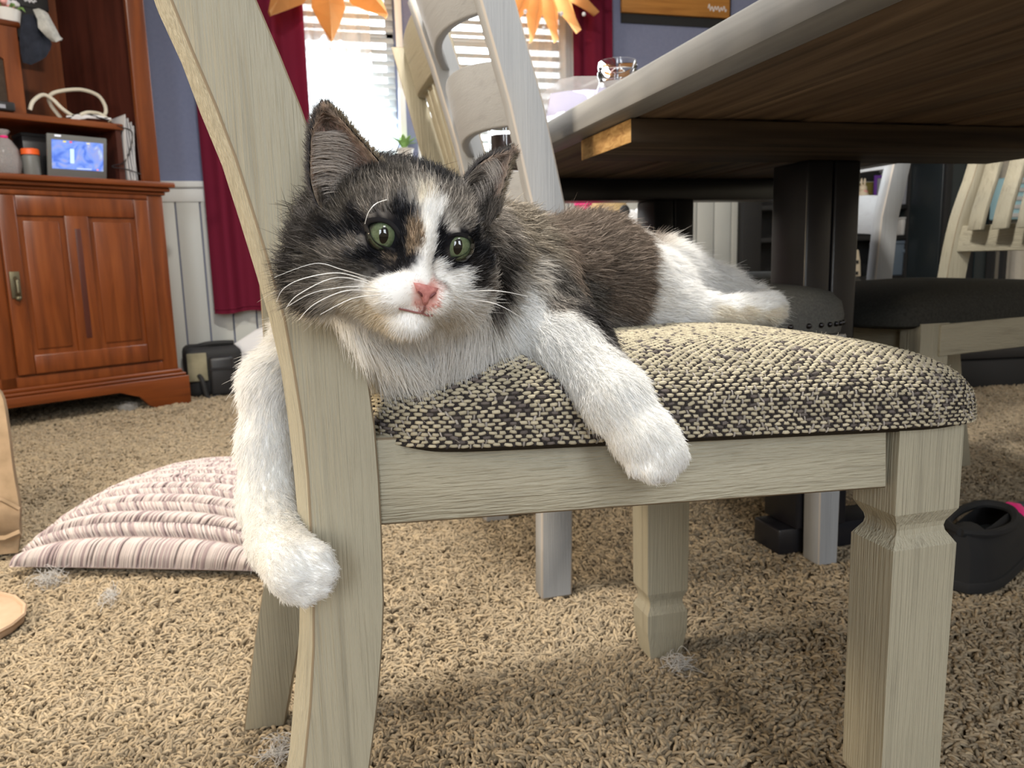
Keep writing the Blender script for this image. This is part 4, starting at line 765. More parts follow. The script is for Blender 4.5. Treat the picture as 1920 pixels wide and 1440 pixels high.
MB().bb((-.42, -.16, .004), (.42, .16, .115)).build('body', M['blackm'], t, bevel=.004); MB().bb((-.43, -.17, .12), (.43, .17, .165)).build('lid', M['blackplastic'], t, bevel=.004)
# slipper under the table
q = at(1850, 1085, 2, 0); rz = math.radians(28); t = thing('black_slipper', 'black slipper with a grey lining lying in the shade under the table', 'shoe', (q[0]+.03, q[1]+.03, 0), rz)
sh = lambda x: .045*math.sqrt(max(0, 1-((x-.0)/.15)**4))
MB().loft([[(x, -sh(x)-.004, .008), (x, sh(x)+.004, .008), (x, sh(x)+.004, .026), (x, -sh(x)-.004, .026)] for x in np.linspace(-.147, .147, 17)]).build('sole', M['shoe'], t, bevel=.002)
rings = []
for x in np.linspace(-.145, .145, 21):
    w = sh(x); hgt = .085 if x < 0 else .085-.045*(x/.145)**1.5; open_ = x < .03
    rings.append([(x, w*math.cos(a), .026+hgt*math.sin(a)**.7 if math.sin(a) > 0 else .026) for a in np.linspace(0, math.pi, 13)])
R_ = np.array(rings); b = MB(); b.grid(R_[:, :5]); b.grid(R_[:, 8:]); b.grid(R_[12:, 4:9]); b.grid(R_[:4, 4:9]); b.add(R_[0], [tuple(range(13))]); b.build('upper', M['shoe'], t, smooth=True, angle=80)
b = MB(); b.grid(R_[1:13]*np.array([.97, .86, .62])+np.array([0, 0, .006])); b.build('lining', M['lining'], t, smooth=True, angle=80)
MB().tube(smooth_path([(-.145, 0, .105), (-.10, .034, .100), (-.02, .042, .098), (.03, .02, .105), (.03, -.02, .105), (-.02, -.042, .098), (-.10, -.034, .100), (-.145, 0, .105)]), .007, 8).build('collar', M['shoe'], t, smooth=True)
q = at(1912, 986, 2, .03); t = thing('pink_sock', 'pink and grey sock beside the black slipper', 'sock', (q[0]+.05, q[1]+.02, 0)); MB().tube(smooth_path([(-.05, .0, .045), (.0, .01, .04), (.06, .03, .03), (.12, .03, .026)]), .022, 10).build('foot', M['lining'], t, smooth=True); MB().tube([(-.056, -.003, .047), (-.040, .002, .044)], .0235, 10).build('cuff', M['pink'], t, smooth=True)
# ------------------------------------------------------------------ the cat
from mathutils.bvhtree import BVHTree
def Wp(x, y, d): return at(x, y, 1, d)
Hc = Wp(758, 448, .455)
v_ = Hc-CC; vz = -v_/np.linalg.norm(v_); vx = CR-(CR@vz)*vz; vx /= np.linalg.norm(vx); vy = np.cross(vz, vx)
ps, th, ro = math.radians(10), math.radians(-3), math.radians(-9)
hf = math.cos(ps)*vz+math.sin(ps)*vx; hr = math.cos(ps)*vx-math.sin(ps)*vz; hu = vy
hf, hu = math.cos(th)*hf+math.sin(th)*hu, math.cos(th)*hu-math.sin(th)*hf
hr, hu = math.cos(ro)*hr+math.sin(ro)*hu, -math.sin(ro)*hr+math.cos(ro)*hu
HB = np.array([hr, hu, hf])
def HL(x, y, z): return Hc+.01*(np.array([x, y, z])@HB)
prims = []      # (kind, a, b, ra, rb, k, flow or 'head', fur length, density)
def cone(a, b, ra, rb, k, flow=None, L=.02, D=1): prims.append(('c', np.array(a), np.array(b), ra, rb, k, (np.array(b)-a)/(np.linalg.norm(np.array(b)-a)+1e-9) if flow is None else flow, L, D))
def ell(c, r, k, flow='head', L=.012, D=2.2): prims.append(('e', np.array(c), np.array(r)*.01, 0, 0, k, flow, L, D))
# torso, rump
cone(Wp(800, 628, .550), Wp(925, 585, .60), .042, .050, .02, L=.022)
cone(Wp(925, 545, .62), Wp(1110, 525, .70), .052, .052, .03, L=.020)
cone(Wp(1110, 525, .70), Wp(1215, 548, .745), .052, .042, .03, L=.022)
cone(HL(0, -1.2, -2.5), Wp(810, 600, .55), .042, .046, .025, flow=np.array([.2, -.1, -1.0]), L=.030)
cone(HL(-1.0, 0, -3.0), Wp(930, 520, .60), .038, .050, .03, L=.022)
# hind legs, tail
cone(Wp(1190, 570, .715), Wp(1300, 585, .712), .036, .019, .02, L=.018); cone(Wp(1300, 585, .712), Wp(1385, 582, .705), .0165, .0135, .01, L=.010); cone(Wp(1385, 582, .705), Wp(1440, 578, .70), .0135, .0150, .008, L=.008)
for px, py, dd in ((1452, 566, .700), (1458, 577, .694), (1455, 588, .69)): cone(Wp(px-10, py, dd), Wp(px, py, dd), .0075, .0068, .003, L=.009)
cone(Wp(1240, 515, .79), Wp(1345, 548, .80), .034, .022, .02, L=.024); cone(Wp(1345, 548, .80), Wp(1425, 575, .80), .021, .015, .012, L=.020)
cone(np.array([.33, .84, .49]), np.array([.12, .86, .495]), .02, .016, .015, L=.03, D=.5)
# near foreleg over the edge of the seat
down = np.array([.25, -.05, -1.0])
cone(Wp(960, 560, .585), Wp(1065, 650, .520), .044, .027, .022, L=.014); cone(Wp(1065, 650, .520), Wp(1152, 745, .468), .0255, .0195, .01, L=.010, D=1.4)
cone(Wp(1152, 745, .468), Wp(1205, 818, .452), .0190, .0170, .008, L=.009, D=1.4); cone(Wp(1205, 818, .452), Wp(1228, 846, .449), .0185, .0185, .008, L=.0058, D=1.5)
for px, py, dd in ((1196, 868, .446), (1220, 879, .440), (1246, 876, .441), (1266, 856, .446)): cone(Wp(px+(1222-px)*.35, py-22, dd+.004), Wp(px, py, dd), .0086, .0080, .0022, L=.0045, D=1.6)
# far foreleg: out between stile and slat, hanging behind the chair, paw curled round the stile
cone(Wp(740, 620, .575), Wp(610, 640, .605), .036, .027, .02, L=.018); cone(Wp(610, 640, .605), Wp(516, 715, .598), .026, .0205, .02, L=.014)
cone(Wp(516, 715, .598), Wp(506, 830, .590), .0205, .0195, .01, L=.011); cone(Wp(506, 830, .590), Wp(505, 940, .570), .0195, .0185, .01, L=.010); cone(Wp(505, 940, .570), Wp(522, 1020, .525), .0185, .0170, .01, L=.009); cone(Wp(522, 1020, .525), Wp(556, 1062, .482), .0175, .0190, .008, L=.006, D=1.4)
for px, py, dd in ((596, 1046, .472), (606, 1070, .470), (596, 1094, .472), (572, 1108, .475)): cone(Wp(px-22, py-8, dd+.006), Wp(px, py, dd), .0092, .0086, .0022, L=.005, D=1.5)
nb_ = len(prims)
# head
ell(HL(0, 0, 0), (4.3, 3.9, 4.2), .008, L=.012); ell(HL(0, 1.6, .6), (3.5, 2.4, 3.2), .01, L=.010)
for s in (-1, 1):
    ell(HL(s*2.9, -1.5, .8), (2.1, 2.3, 2.3), .012, L=.016); ell(HL(s*1.00, -2.75, 4.0), (1.25, 1.05, 1.15), .005, L=.006); ell(HL(s*2.0, 1.35, 2.9), (1.3, .75, .9), .008, L=.006)
ell(HL(0, -.6, 4.1), (.78, 1.9, 1.2), .009, L=.005); ell(HL(0, -1.95, 4.65), (.75, .75, .75), .006, L=.003); ell(HL(.25, -4.25, 3.4), (1.10, .85, 1.0), .006, L=.006); ell(HL(0, -3.2, 1.4), (2.3, 1.9, 2.2), .012, L=.013)
ell(HL(-4.4, -2.1, -.8), (1.7, 2.6, 2.0), .015, L=.036, D=1.6); ell(HL(4.0, -2.2, -.8), (1.4, 2.0, 2.0), .015, L=.020, D=1.6)
NOSE = HL(0, -2.1, 5.2)
def sdf1(p, P):
    if p[0] == 'c':
        a, b, ra, rb = p[1], p[2], p[3], p[4]; ab = b-a; t = np.clip(((P-a)@ab)/(ab@ab+1e-12), 0, 1); return np.linalg.norm(P-a-t[..., None]*ab, axis=-1)-(ra+(rb-ra)*t)
    q = ((P-p[1])@HB.T)/p[2]; k = np.linalg.norm(q, axis=-1); k2 = np.linalg.norm(q/p[2], axis=-1); return k*(k-1)/(k2+1e-9)
lo = np.array([-.12, .36, .20]); hstep = .0028; hi = np.array([.62, .94, .66]); dim = np.ceil((hi-lo)/hstep).astype(int)
Fd = np.full(dim, .05, np.float32); ax = [lo[i]+hstep*np.arange(dim[i]) for i in range(3)]
for p in prims:
    if p[0] == 'c': r = max(p[3], p[4]); a = np.minimum(p[1], p[2])-r; b = np.maximum(p[1], p[2])+r
    else: r = p[2].max(); a = p[1]-r; b = p[1]+r
    m = p[5]+.012; i0 = np.clip(((a-m-lo)/hstep).astype(int), 0, dim-2); i1 = np.clip(((b+m-lo)/hstep).astype(int)+1, 1, dim)
    sl = tuple(slice(i0[q], i1[q]) for q in range(3)); G = np.stack(np.meshgrid(*[ax[q][sl[q]] for q in range(3)], indexing='ij'), -1)
    d = sdf1(p, G).astype(np.float32); f = Fd[sl]; k = p[5]; h = np.clip(.5+.5*(f-d)/k, 0, 1); Fd[sl] = f*(1-h)+d*h-k*h*(1-h)
def surface_nets(F):
    nx, ny, nz = F.shape; neg = F < 0; c = [(i, j, k) for i in (0, 1) for j in (0, 1) for k in (0, 1)]
    cnt = sum(neg[i:nx-1+i, j:ny-1+j, k:nz-1+k].astype(np.int8) for i, j, k in c); act = (cnt > 0) & (cnt < 8); ci = np.argwhere(act); idx = np.full(act.shape, -1, np.int64); idx[act] = np.arange(len(ci))
    acc = np.zeros((len(ci), 3)); n = np.zeros(len(ci))
    for a in c:
        for q in range(3):
            if a[q]: continue
            b = list(a); b[q] = 1; fa = F[ci[:, 0]+a[0], ci[:, 1]+a[1], ci[:, 2]+a[2]]; fb = F[ci[:, 0]+b[0], ci[:, 1]+b[1], ci[:, 2]+b[2]]; m = (fa < 0) != (fb < 0)
            t = fa/(fa-fb+1e-12); pos = np.tile(np.array(a, float), (len(ci), 1)); pos[:, q] = t; acc[m] += pos[m]; n[m] += 1
    V = lo+hstep*(ci+acc/np.maximum(n, 1)[:, None]); quads = []
    for q in range(3):
        s0 = [slice(1, -1)]*3; s0[q] = slice(0, -1); s1 = [slice(1, -1)]*3; s1[q] = slice(1, None)
        e = np.argwhere(neg[tuple(s0)] != neg[tuple(s1)]); off = np.ones(3, int); off[q] = 0; e = e+off; u, w = [(1, 2), (2, 0), (0, 1)][q]
        f = []
        for du, dw in ((0, 0), (1, 0), (1, 1), (0, 1)):
            g = e.copy(); g[:, u] -= du; g[:, w] -= dw; f.append(idx[g[:, 0], g[:, 1], g[:, 2]])
        f = np.stack(f, 1); sg = neg[e[:, 0], e[:, 1], e[:, 2]]; f[~sg] = f[~sg][:, ::-1]; quads.append(f)
    return V, np.concatenate(quads)
CV, CQ = surface_nets(Fd)
CT = np.concatenate([CQ[:, [0, 1, 2]], CQ[:, [0, 2, 3]]]); tn = np.cross(CV[CT[:, 1]]-CV[CT[:, 0]], CV[CT[:, 2]]-CV[CT[:, 0]]); ta = np.linalg.norm(tn, axis=1)/2
vn = np.zeros_like(CV)
for q in range(3): np.add.at(vn, CT[:, q], tn)
vn /= np.linalg.norm(vn, axis=1, keepdims=True)+1e-12
bvh = BVHTree.FromPolygons([tuple(p) for p in CV], [tuple(int(i) for i in q) for q in CQ])
def hit(px, py):
    d = Vector(ray(px, py)).normalized(); h, n, i, ds = bvh.ray_cast(Vector(CC), d); return (np.array(h), np.array(n)) if h is not None else (None, None)
# coat markings: sample points on the skin with the coat colour found there
WH, CRM, LG, MG, DG, DK, BK, GB, BR, TN, PK = (.94, .93, .905), (.82, .765, .67), (.50, .47, .43), (.26, .235, .21), (.105, .095, .085), (.035, .031, .030), (.012, .012, .015), (.27, .235, .19), (.195, .155, .125), (.27, .205, .145), (.62, .30, .26)
marks = {
 WH: [(812, 400), (810, 425), (807, 445), (805, 470), (800, 495), (822, 500), (798, 515), (770, 530), (740, 530), (712, 545), (690, 535), (735, 555), (760, 560), (835, 520), (850, 545), (835, 565), (870, 560), (865, 515), (800, 610), (780, 612), (820, 612), (800, 590), (760, 590), (900, 575), (880, 600), (940, 590), (850, 640), (780, 650), (740, 660), (900, 650), (960, 620), (1000, 590), (980, 560), (1060, 640), (1100, 700), (1150, 740), (1200, 800), (1230, 850), (1250, 870), (1010, 660), (1130, 770), (1180, 840), (820, 690), (740, 700), (1230, 475), (1250, 520), (1215, 565), (1190, 615), (1160, 632), (1260, 560), (1300, 560), (1300, 520), (1350, 560), (1380, 565), (1440, 570), (1400, 562), (1040, 590), (1080, 610), (500, 700), (490, 780), (500, 860), (500, 950), (530, 1010), (560, 1060), (600, 1060), (590, 1100), (520, 1060), (1225, 520)],
 CRM: [(700, 585), (660, 565), (720, 610), (640, 600), (795, 380), (670, 620), (1400, 590), (1350, 590), (1450, 592)],
 LG: [(650, 530), (780, 372), (640, 560), (985, 500), (1010, 530), (940, 520), (765, 385), (846, 420)],
 MG: [(852, 402), (848, 384), (862, 412), (735, 365), (640, 470), (600, 540), (720, 392), (900, 415), (880, 395), (925, 425), (880, 425), (905, 395), (690, 400), (915, 530), (670, 455), (1130, 605), (1040, 560), (775, 345)],
 DG: [(700, 350), (680, 375), (650, 395), (620, 400), (745, 335), (870, 345), (900, 360), (895, 445), (925, 460), (580, 560), (600, 500), (1040, 520), (1090, 560), (880, 365), (690, 500), (655, 500), (640, 420)],
 DK: [(560, 480), (570, 440), (600, 440), (590, 400), (610, 370), (560, 520), (545, 560), (660, 330), (715, 405), (735, 405), (680, 425), (885, 480), (925, 495), (895, 515), (1110, 590), (870, 330), (860, 445), (720, 320)],
 BK: [(688, 416), (705, 409), (722, 411), (741, 424), (753, 448), (757, 470), (735, 471), (712, 464), (695, 452), (682, 430), (829, 480), (829, 460), (838, 444), (852, 438), (868, 438), (882, 444), (889, 457), (882, 474), (866, 485), (848, 488), (670, 418), (755, 395), (752, 410), (790, 320), (840, 330), (765, 305), (815, 325), (640, 440), (620, 432), (660, 432), (752, 466), (745, 490), (700, 482), (765, 478), (840, 490), (890, 470), (910, 480), (690, 478)],
 GB: [(960, 400), (1000, 410), (960, 440), (1000, 450), (1040, 420), (965, 470), (1000, 390), (1060, 400), (930, 390)],
 BR: [(1050, 460), (1100, 440), (1150, 460), (1190, 490), (1100, 500), (1150, 520), (1195, 535), (1060, 490), (1150, 560), (1110, 400), (1160, 435), (1180, 570)],
 TN: [(768, 442), (771, 456), (731, 479), (843, 488)], PK: [(797, 545), (797, 560)]}
mp, mc = [], []
for c, pts in marks.items():
    for px, py in pts:
        h, n = hit(px, py)
        if h is not None: mp.append(h); mc.append(c)
for p, c in ((HL(-4.2, -4.2, -.8), CRM), (HL(-3.2, -5, -.5), WH), (HL(-2, -5.2, 0), WH), (HL(0, -5.2, 0), WH), (HL(2, -5.2, 0), WH), (HL(3.6, -4.6, -.5), WH), (HL(-1, -5.5, -2), WH), (HL(2, -5.5, -2), WH), (HL(-3.5, -4.6, -2.5), WH), (HL(0, 2, -4), DK), (HL(-4, 0, -3), DK), (HL(4, 0, -3), DG), (np.array([.25, .80, .56]), GB), (np.array([.33, .82, .53]), BR), (np.array([.15, .70, .58]), GB), (np.array([.12, .86, .49]), DG), (np.array([.25, .85, .49]), BR), (np.array([.05, .66, .5]), WH)): mp.append(p); mc.append(c)
mp = np.array(mp); mc = np.array(mc)
def coat(P, warp=.0016):
    Q = P+vnoise(P, 420, 5)*warp+vnoise(P, 150, 6)*warp*.8; out = np.zeros_like(P)
    for i in range(0, len(P), 20000):
        d2 = ((Q[i:i+20000, None]-mp[None])**2).sum(-1); w = 1/(d2+2e-6)**3.4; w /= w.sum(1, keepdims=True); out[i:i+20000] = np.exp(w@np.log(mc))
    return out
cat = thing('cat', 'long haired brown tabby and white cat lying across the tweed seat of the cream chair', 'cat', (.2, .6, .47))
cl = np.array([.2, .6, .47])
# ears: cupped shells on the same body mesh
def earshell(edgeO, edgeI, dO, dI, cup, n=14, m=12, th=.0016):
    def path(E, D):
        P = smooth_path([Wp(x, y, d) for (x, y), d in zip(E, D)], 8); s = np.linspace(0, len(P)-1, n); i = s.astype(int); i = np.clip(i, 0, len(P)-2); a = (s-i)[:, None]; P = np.array(P); return P[i]*(1-a)+P[i+1]*a
    A, B = path(edgeO, dO), path(edgeI, dI); G = np.zeros((n, m, 3))
    for i in range(n):
        for j in range(m):
            t = j/(m-1); b_ = 1-(2*t-1)**2; G[i, j] = A[i]*(1-t)+B[i]*t-hf*cup*b_*(1-(i/(n-1))**2)
    return G
ELg = earshell([(600, 395), (582, 350), (579, 300), (583, 250), (594, 217), (611, 203)], [(735, 352), (728, 322), (702, 290), (668, 252), (638, 219), (613, 203)], [.452, .450, .447, .444, .442, .440], [.440, .438, .437, .437, .438, .440], .020)
ERg = earshell([(872, 335), (898, 305), (932, 288), (962, 284)], [(926, 410), (941, 362), (955, 312), (963, 286)], [.448, .454, .460, .464], [.446, .454, .460, .464], .013)
av, af, ac = [CV], [CQ], [np.where(coat(CV).mean(1, keepdims=True) > .4, coat(CV), coat(CV)*.7)]; base_n = len(CV)
fl = [tuple(int(i) for i in q) for q in CQ]
for G in (ELg, ERg):
    N = np.cross(np.gradient(G, axis=1), np.gradient(G, axis=0)); N /= np.linalg.norm(N, axis=2, keepdims=True)+1e-9
    sgn = np.sign((N*hf).sum()); N *= sgn; n, m = G.shape[:2]
    for lay, off in ((0, .0009), (1, -.0009)):
        k0 = sum(len(a) for a in av); av.append((G+N*off).reshape(-1, 3)); t = np.linspace(0, 1, m); s = np.linspace(0, 1, n)
        if lay == 0:
            e = (1-np.abs(2*t-1)**3)[None, :]*np.ones((n, 1)); c = e[..., None]*np.array([.52, .33, .28])+(1-e[..., None])*np.array([.32, .26, .20])
        else: c = np.tile(np.array([.05, .045, .04]), (n, m, 1))
        ac.append(c.reshape(-1, 3)); fl += [(k0+i*m+j, k0+i*m+j+1, k0+(i+1)*m+j+1, k0+(i+1)*m+j) for i in range(n-1) for j in range(m-1)]
AV = np.concatenate(av); AC = np.concatenate(ac)
me = bpy.data.meshes.new('body'); me.from_pydata([tuple(p) for p in AV-cl], [], fl); me.polygons.foreach_set('use_smooth', [True]*len(fl))
a = me.attributes.new('col', 'FLOAT_COLOR', 'POINT'); cc = np.ones((len(AV), 4), np.float32); cc[:, :3] = AC; a.data.foreach_set('color', cc.ravel()); me.materials.append(attr_mat('cat_skin', .9, 0, .05))
body = bpy.data.objects.new('body', me); COL.objects.link(body); body.parent = cat
# fur
NS = 270000
EYL, EYR = hit(718, 441)[0], hit(857, 462)[0]
def prim_fields(P):
    ds = np.stack([sdf1(p, P) for p in prims], 1); w = np.exp(-(ds-ds.min(1, keepdims=True))/.0045); w /= w.sum(1, keepdims=True); head = P-NOSE; head = head/(np.linalg.norm(head, axis=1, keepdims=True)+1e-9)+.25*hu
    fl_ = np.zeros_like(P); Ls = np.zeros(len(P))
    for i, p in enumerate(prims):
        f = head if isinstance(p[6], str) else p[6]/np.linalg.norm(p[6]); fl_ += w[:, i:i+1]*f; Ls += w[:, i]*p[7]
    return fl_, Ls, w
tc_ = CV[CT].mean(1); _, _, wt = prim_fields(tc_); dens = wt@np.array([p[8] for p in prims]); tnn = tn/(np.linalg.norm(tn, axis=1, keepdims=True)+1e-12)
vd = tc_-CC; vd /= np.linalg.norm(vd, axis=1, keepdims=True); away = (tnn*vd).sum(1); dens *= np.where(away > .35, .18, 1.0)
pr = ta*dens; pr /= pr.sum(); ti = rng.choice(len(CT), NS, p=pr); r1, r2 = rng.uniform(size=NS), rng.uniform(size=NS); q = r1+r2 > 1; r1[q], r2[q] = 1-r1[q], 1-r2[q]
T_ = CT[ti]; P = CV[T_[:, 0]]*(1-r1-r2)[:, None]+CV[T_[:, 1]]*r1[:, None]+CV[T_[:, 2]]*r2[:, None]; Nn = vn[T_[:, 0]]*(1-r1-r2)[:, None]+vn[T_[:, 1]]*r1[:, None]+vn[T_[:, 2]]*r2[:, None]; Nn /= np.linalg.norm(Nn, axis=1, keepdims=True)+1e-9
hn = HL(0, -2.35, 5.3)
keep = (np.linalg.norm(P-EYL, axis=1) > .0105) & (np.linalg.norm(P-EYR, axis=1) > .0100) & (np.linalg.norm(P-hit(797, 547)[0], axis=1) > .0062)
P, Nn = P[keep], Nn[keep]; NS = len(P); fw, Ls, _ = prim_fields(P)
# face fur gets shorter towards the nose and eyes
dn = np.linalg.norm(P-NOSE, axis=1); de = np.minimum(np.linalg.norm(P-EYL, axis=1), np.linalg.norm(P-EYR, axis=1)); isH = ((P-Hc)@hf > -.02) & (np.linalg.norm(P-Hc, axis=1) < .075)
Ls = np.where(isH, np.minimum(Ls, np.maximum(.0022, .0022+(np.minimum(dn, de*1.6)-.008)*.21)), Ls)
fw = fw-Nn*(fw*Nn).sum(1, keepdims=True); fw /= np.linalg.norm(fw, axis=1, keepdims=True)+1e-9
sw = (vnoise(P, 70, 11)*.20+vnoise(P, 260, 12)*.20)*np.clip((Ls-.004)/.012, .12, 1)[:, None]+rng.normal(size=P.shape)*.13; P_c = P; col = coat(P); lum = col.mean(1)
Ls = Ls*rng.uniform(.65, 1.25, NS); guard = rng.uniform(0, 1, NS) < .05; Ls[guard] *= 1.45
lift = np.where(isH, .30, .42)+rng.normal(size=NS)*.07
g_ = np.array([0, 0, -1.0]); pos = np.zeros((NS, 5, 3)); pos[:, 0] = P-Nn*.0006; cur = pos[:, 0].copy()
for i in range(1, 5):
    s = i/4; d = Nn*(lift*(1.25-.85*s))[:, None]+fw*.85+sw*(.4+.9*s)+g_*(.20*s*np.clip(Ls/.02, 0, 1.2))[:, None]; d /= np.linalg.norm(d, axis=1, keepdims=True); cur = cur+d*(Ls/4)[:, None]; pos[:, i] = cur
v = rng.normal(1, .13, NS)[:, None]; dark = lum < .28
tick = rng.uniform(0, 1, NS); colv = col*v
colv = np.where((dark & (tick < .16))[:, None], col*2.3+.05, colv); colv = np.where((dark & (tick > .80))[:, None], col*.45, colv); colv = np.clip(colv, .006, .9)
w0 = np.where(isH, .00013, .00019)*np.where(guard, .8, 1); rad = w0[:, None]*np.array([1.0, 1.0, .9, .65, .15])
furm = attr_mat('cat_fur', .6, .48, .15)
fo = curves('fur', pos-cl, rad, furm, cat, colv); fo['kind'] = 'stuff'
# ear fur: rim fringe, dark backs, long pale wisps across the cup
ep, er, ecx = [], [], []
def estr(p, d, L, r, c, bend=None, n=5):
    d = d/np.linalg.norm(d); b = np.zeros(3) if bend is None else bend; ep.append([p+d*L*s+b*L*s*s for s in np.linspace(0, 1, n)]); er.append(r*np.array([1, 1, .85, .6, .15])); ecx.append(c)
for gi, G in enumerate((ELg, ERg)):
    n, m = G.shape[:2]; N = np.cross(np.gradient(G, axis=1), np.gradient(G, axis=0)); N /= np.linalg.norm(N, axis=2, keepdims=True)+1e-9; N *= np.sign((N*hf).sum()); up = G[-1, 0]-G[0].mean(0); up /= np.linalg.norm(up)
    def sm(s, t):
        x, y = s*(n-1), t*(m-1); i, j = min(int(x), n-2), min(int(y), m-2); a, c = x-i, y-j; return (1-a)*(1-c)*G[i, j]+a*(1-c)*G[i+1, j]+(1-a)*c*G[i, j+1]+a*c*G[i+1, j+1], N[i, j]
    across = G[0, -1]-G[0, 0]; across /= np.linalg.norm(across)
    for k in range(5200):                                        # short down on both sides
        s, t = rng.uniform(0, .99), rng.uniform(0, 1); p, nn = sm(s, t); side = 1 if rng.uniform() < .55 else -1; rim = abs(2*t-1)
        c = np.array([.30, .24, .20])*(1+.4*rim) if side > 0 else np.array([.04, .036, .034]); c = c*rng.uniform(.6, 1.5); estr(p+nn*side*.001, up*.9+nn*side*.35+rng.normal(size=3)*.25, rng.uniform(.003, .006), .00011, c)
    for k in range(1600):                                        # fringe on the rims
        s = rng.uniform(0, 1); t = rng.choice([0.0, 1.0]) ; p, nn = sm(s, t); o_ = across*(1 if t else -1); c = (np.array([.25, .21, .155]) if t else np.array([.13, .12, .12]))*rng.uniform(.6, 1.3); estr(p, up*.7+o_*.35+rng.normal(size=3)*.2, rng.uniform(.002, .0045), .00011, c)
    for k in range(900 if gi == 0 else 420):                      # wisps
        s = rng.uniform(.02, .62); t = rng.uniform(.0, .22); p, nn = sm(s, t); q_ = rng.uniform(0, 1); c = np.array([.62, .56, .51])*rng.uniform(.5, 1.25); L = rng.uniform(.012, .032)*(1 if gi == 0 else .7)
        estr(p+nn*.001, across*1.0+nn*.45+up*(.15-.2*s)+rng.normal(size=3)*.12, L, .00011, c, -up*.35-nn*.25)
    for k in range(1700):                                        # dark crest in front of the ear base
        t = rng.uniform(.0, 1); p, nn = sm(0.0, t); p = p+hf*.004*rng.uniform(0, 1)+up*rng.uniform(-.008, .006); estr(p, up+nn*.45+rng.normal(size=3)*.25, rng.uniform(.006, .013), .00013, np.array([.09, .08, .072])*rng.uniform(.4, 2.2), None)
eo = curves('ear_fur', np.array(ep)-cl, np.array(er), furm, cat, np.clip(np.array(ecx), .006, .9)); eo['kind'] = 'stuff'
# eyes with lids
def eye_mat():
    m = base('eye_iris', (.2, .3, .15), .03, spec=.6, Coat_Weight=.0); N, L = nt(m); b = N['Principled BSDF']; tc = N.new('ShaderNodeTexCoord'); sp = N.new('ShaderNodeSeparateXYZ'); L.new(tc.outputs['Object'], sp.inputs[0])
    def mt(op, a, b_=None):
        q = N.new('ShaderNodeMath'); q.operation = op
        for i, x in enumerate((a, b_)):
            if x is None: continue
            if isinstance(x, (int, float)): q.inputs[i].default_value = x
            else: L.new(x, q.inputs[i])
        return q.outputs[0]
    X, Y = sp.outputs[0], sp.outputs[1]; rho = mt('SQRT', mt('ADD', mt('MULTIPLY', X, X), mt('MULTIPLY', Y, Y)))
    r = N.new('ShaderNodeValToRGB'); e = r.color_ramp.elements; e.new(.4); e.new(.6); e.new(.8)
    for q, (p_, c) in zip(e, ((0, (.085, .10, .052)), (.45, (.095, .122, .066)), (.62, (.060, .082, .045)), (.72, (.015, .018, .012)), (.9, (.004, .004, .005)))): q.position = p_; q.color = (*c, 1)
    L.new(mt('MULTIPLY', rho, 1/.0100), r.inputs[0]); no = N.new('ShaderNodeTexNoise'); no.inputs['Scale'].default_value = 900; L.new(tc.outputs['Object'], no.inputs['Vector'])
    px_ = mt('MULTIPLY', X, 1/.0024); py_ = mt('MULTIPLY', Y, 1/.0044); pu = mt('LESS_THAN', mt('ADD', mt('MULTIPLY', px_, px_), mt('MULTIPLY', py_, py_)), 1.0)
    mul = N.new('ShaderNodeMixRGB'); mul.blend_type = 'OVERLAY'; mul.inputs[0].default_value = .5; L.new(r.outputs[0], mul.inputs[1]); L.new(no.outputs[0], mul.inputs[2])
    mx = N.new('ShaderNodeMixRGB'); L.new(pu, mx.inputs[0]); L.new(mul.outputs[0], mx.inputs[1]); mx.inputs[2].default_value = (.002, .002, .002, 1); L.new(mx.outputs[0], b.inputs['Base Color']); return m
em = eye_mat(); lidm = base('eyelid_skin', (.010, .009, .010), .7, spec=.15); ER_ = .0100
def eye(cx, cy, outline, gx=0):
    h, n = hit(cx, cy); d = h-CC; d /= np.linalg.norm(d); c = h+d*.0062
    zax = -d+hr*gx; zax /= np.linalg.norm(zax); xax = hr-(hr@zax)*zax; xax /= np.linalg.norm(xax); yax = np.cross(zax, xax)
    o = MB().ball((0, 0, 0), ER_, 24, 36).build('eye', em, cat, smooth=True, angle=180); o.matrix_local = Matrix(((xax[0], yax[0], zax[0], c[0]-cl[0]), (xax[1], yax[1], zax[1], c[1]-cl[1]), (xax[2], yax[2], zax[2], c[2]-cl[2]), (0, 0, 0, 1)))
    P = smooth_path([np.array([x, y, 0.]) for x, y in outline+outline[:1]], 5)[:-1]; inner, mid, outer = [], [], []
    for x, y, _ in P:
        r_ = ray(x, y); r_ /= np.linalg.norm(r_); b = (CC-c)@r_; disc = b*b-((CC-c)@(CC-c)-(ER_+.0004)**2)
        pi = CC+r_*(-b-math.sqrt(disc)) if disc > 0 else CC+r_*(-b); inner.append(pi)
        ho, no_ = hit(cx+(x-cx)*1.50, cy+(y-cy)*1.52); outer.append(ho-no_*.0006); hm, nm = hit(cx+(x-cx)*1.18, cy+(y-cy)*1.20); mid.append((pi*.55+hm*.45)+(-d)*.0012)
    b = MB(); b.loft([inner, mid, outer], cap=False); b.build('eyelid', lidm, cat, smooth=True, world=True, angle=180)
eye(718, 441, [(690, 424), (697, 419), (712, 417), (727, 421), (739, 433), (747, 452), (748, 463), (739, 464), (722, 462), (706, 455), (696, 442)], .05)
eye(857, 462, [(833, 474), (834, 462), (840, 450), (852, 444), (866, 444), (877, 448), (883, 457), (878, 470), (866, 479), (850, 482), (839, 482)], .05)
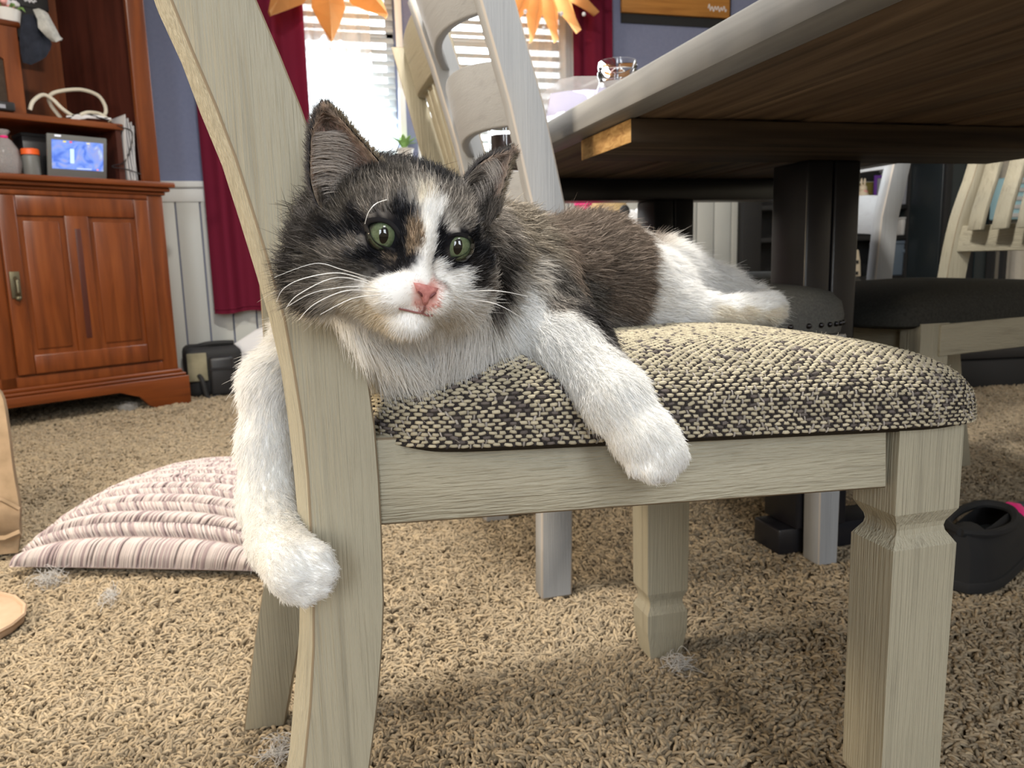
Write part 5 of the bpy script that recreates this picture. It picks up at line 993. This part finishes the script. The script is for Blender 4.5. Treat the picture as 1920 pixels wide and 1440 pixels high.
# nose, nostrils, mouth
def onskin(px, py, r): h, n = hit(px, py); return h+n*r
NO = [(774, 529), (786, 530), (798, 533), (811, 537), (823, 541), (817, 550), (806, 558), (802, 570), (797, 574), (792, 569), (790, 558), (780, 545)]
b = MB(); c_ = (799, 546)
rings = [[onskin(x, y, -.0004) for x, y in NO]]+[[onskin(c_[0]+(x-c_[0])*k, c_[1]+(y-c_[1])*k, r) for x, y in NO] for k, r in ((.88, .0010), (.6, .0019), (.25, .0022))]
b.loft(rings); b.build('nose', tex('nose_leather', [(.3, (.46, .165, .150)), (.7, (.60, .26, .235))], (1, 1, 1), 500, 3, .5, .3, .0005, .4), cat, smooth=True, world=True, angle=80)
nm_ = base('nostril_shade', (.16, .045, .045), .6)
for pts in ([(783, 544), (788, 548), (790, 553)], [(815, 549), (809, 553), (805, 557)]): MB().tube(smooth_path([onskin(x, y, .0014) for x, y in pts]), [.0004+.0004*math.sin(math.pi*i/12) for i in range(13)], 6).build('nostril', nm_, cat, smooth=True, world=True)
mm_ = base('mouth_skin', (.26, .11, .10), .7)
b = MB()
for pts in ([(797, 572), (795, 580), (791, 585)], [(791, 585), (780, 584), (766, 581), (748, 577)], [(791, 585), (800, 589), (810, 590)]): b.tube(smooth_path([onskin(x, y, .0007) for x, y in pts]), .0006, 6)
b.build('mouth', mm_, cat, smooth=True, world=True)
wk = base('whisker_white', (.88, .87, .85), .3)
for pts, dd in (([(690, 520), (640, 505), (590, 494), (514, 520)], (.405, .400, .398, .400)), ([(700, 530), (637, 512), (570, 522), (532, 541), (518, 566)], (.402, .395, .392, .392, .394)), ([(705, 536), (633, 520), (560, 552), (535, 580)], (.402, .394, .391, .392)), ([(708, 541), (662, 537), (590, 548), (540, 574)], (.402, .393, .390, .390)), ([(712, 548), (650, 545), (590, 570), (560, 600)], (.402, .393, .390, .390)), ([(715, 553), (660, 560), (600, 590)], (.402, .394, .391)), ([(725, 375), (705, 382), (691, 398), (684, 420)], (.402, .394, .392, .394)), ([(868, 560), (930, 570), (985, 600)], (.402, .398, .402)), ([(866, 548), (930, 545), (990, 556)], (.402, .398, .402))):
    p = [Wp(x, y, d) for (x, y), d in zip(pts, dd)]; h0, n0 = hit(*pts[0]); p[0] = h0; P_ = smooth_path(p, 6); MB().tube(P_, [.00030*(1-.75*i/(len(P_)-1)) for i in range(len(P_))], 5).build('whisker', wk, cat, smooth=True, world=True)
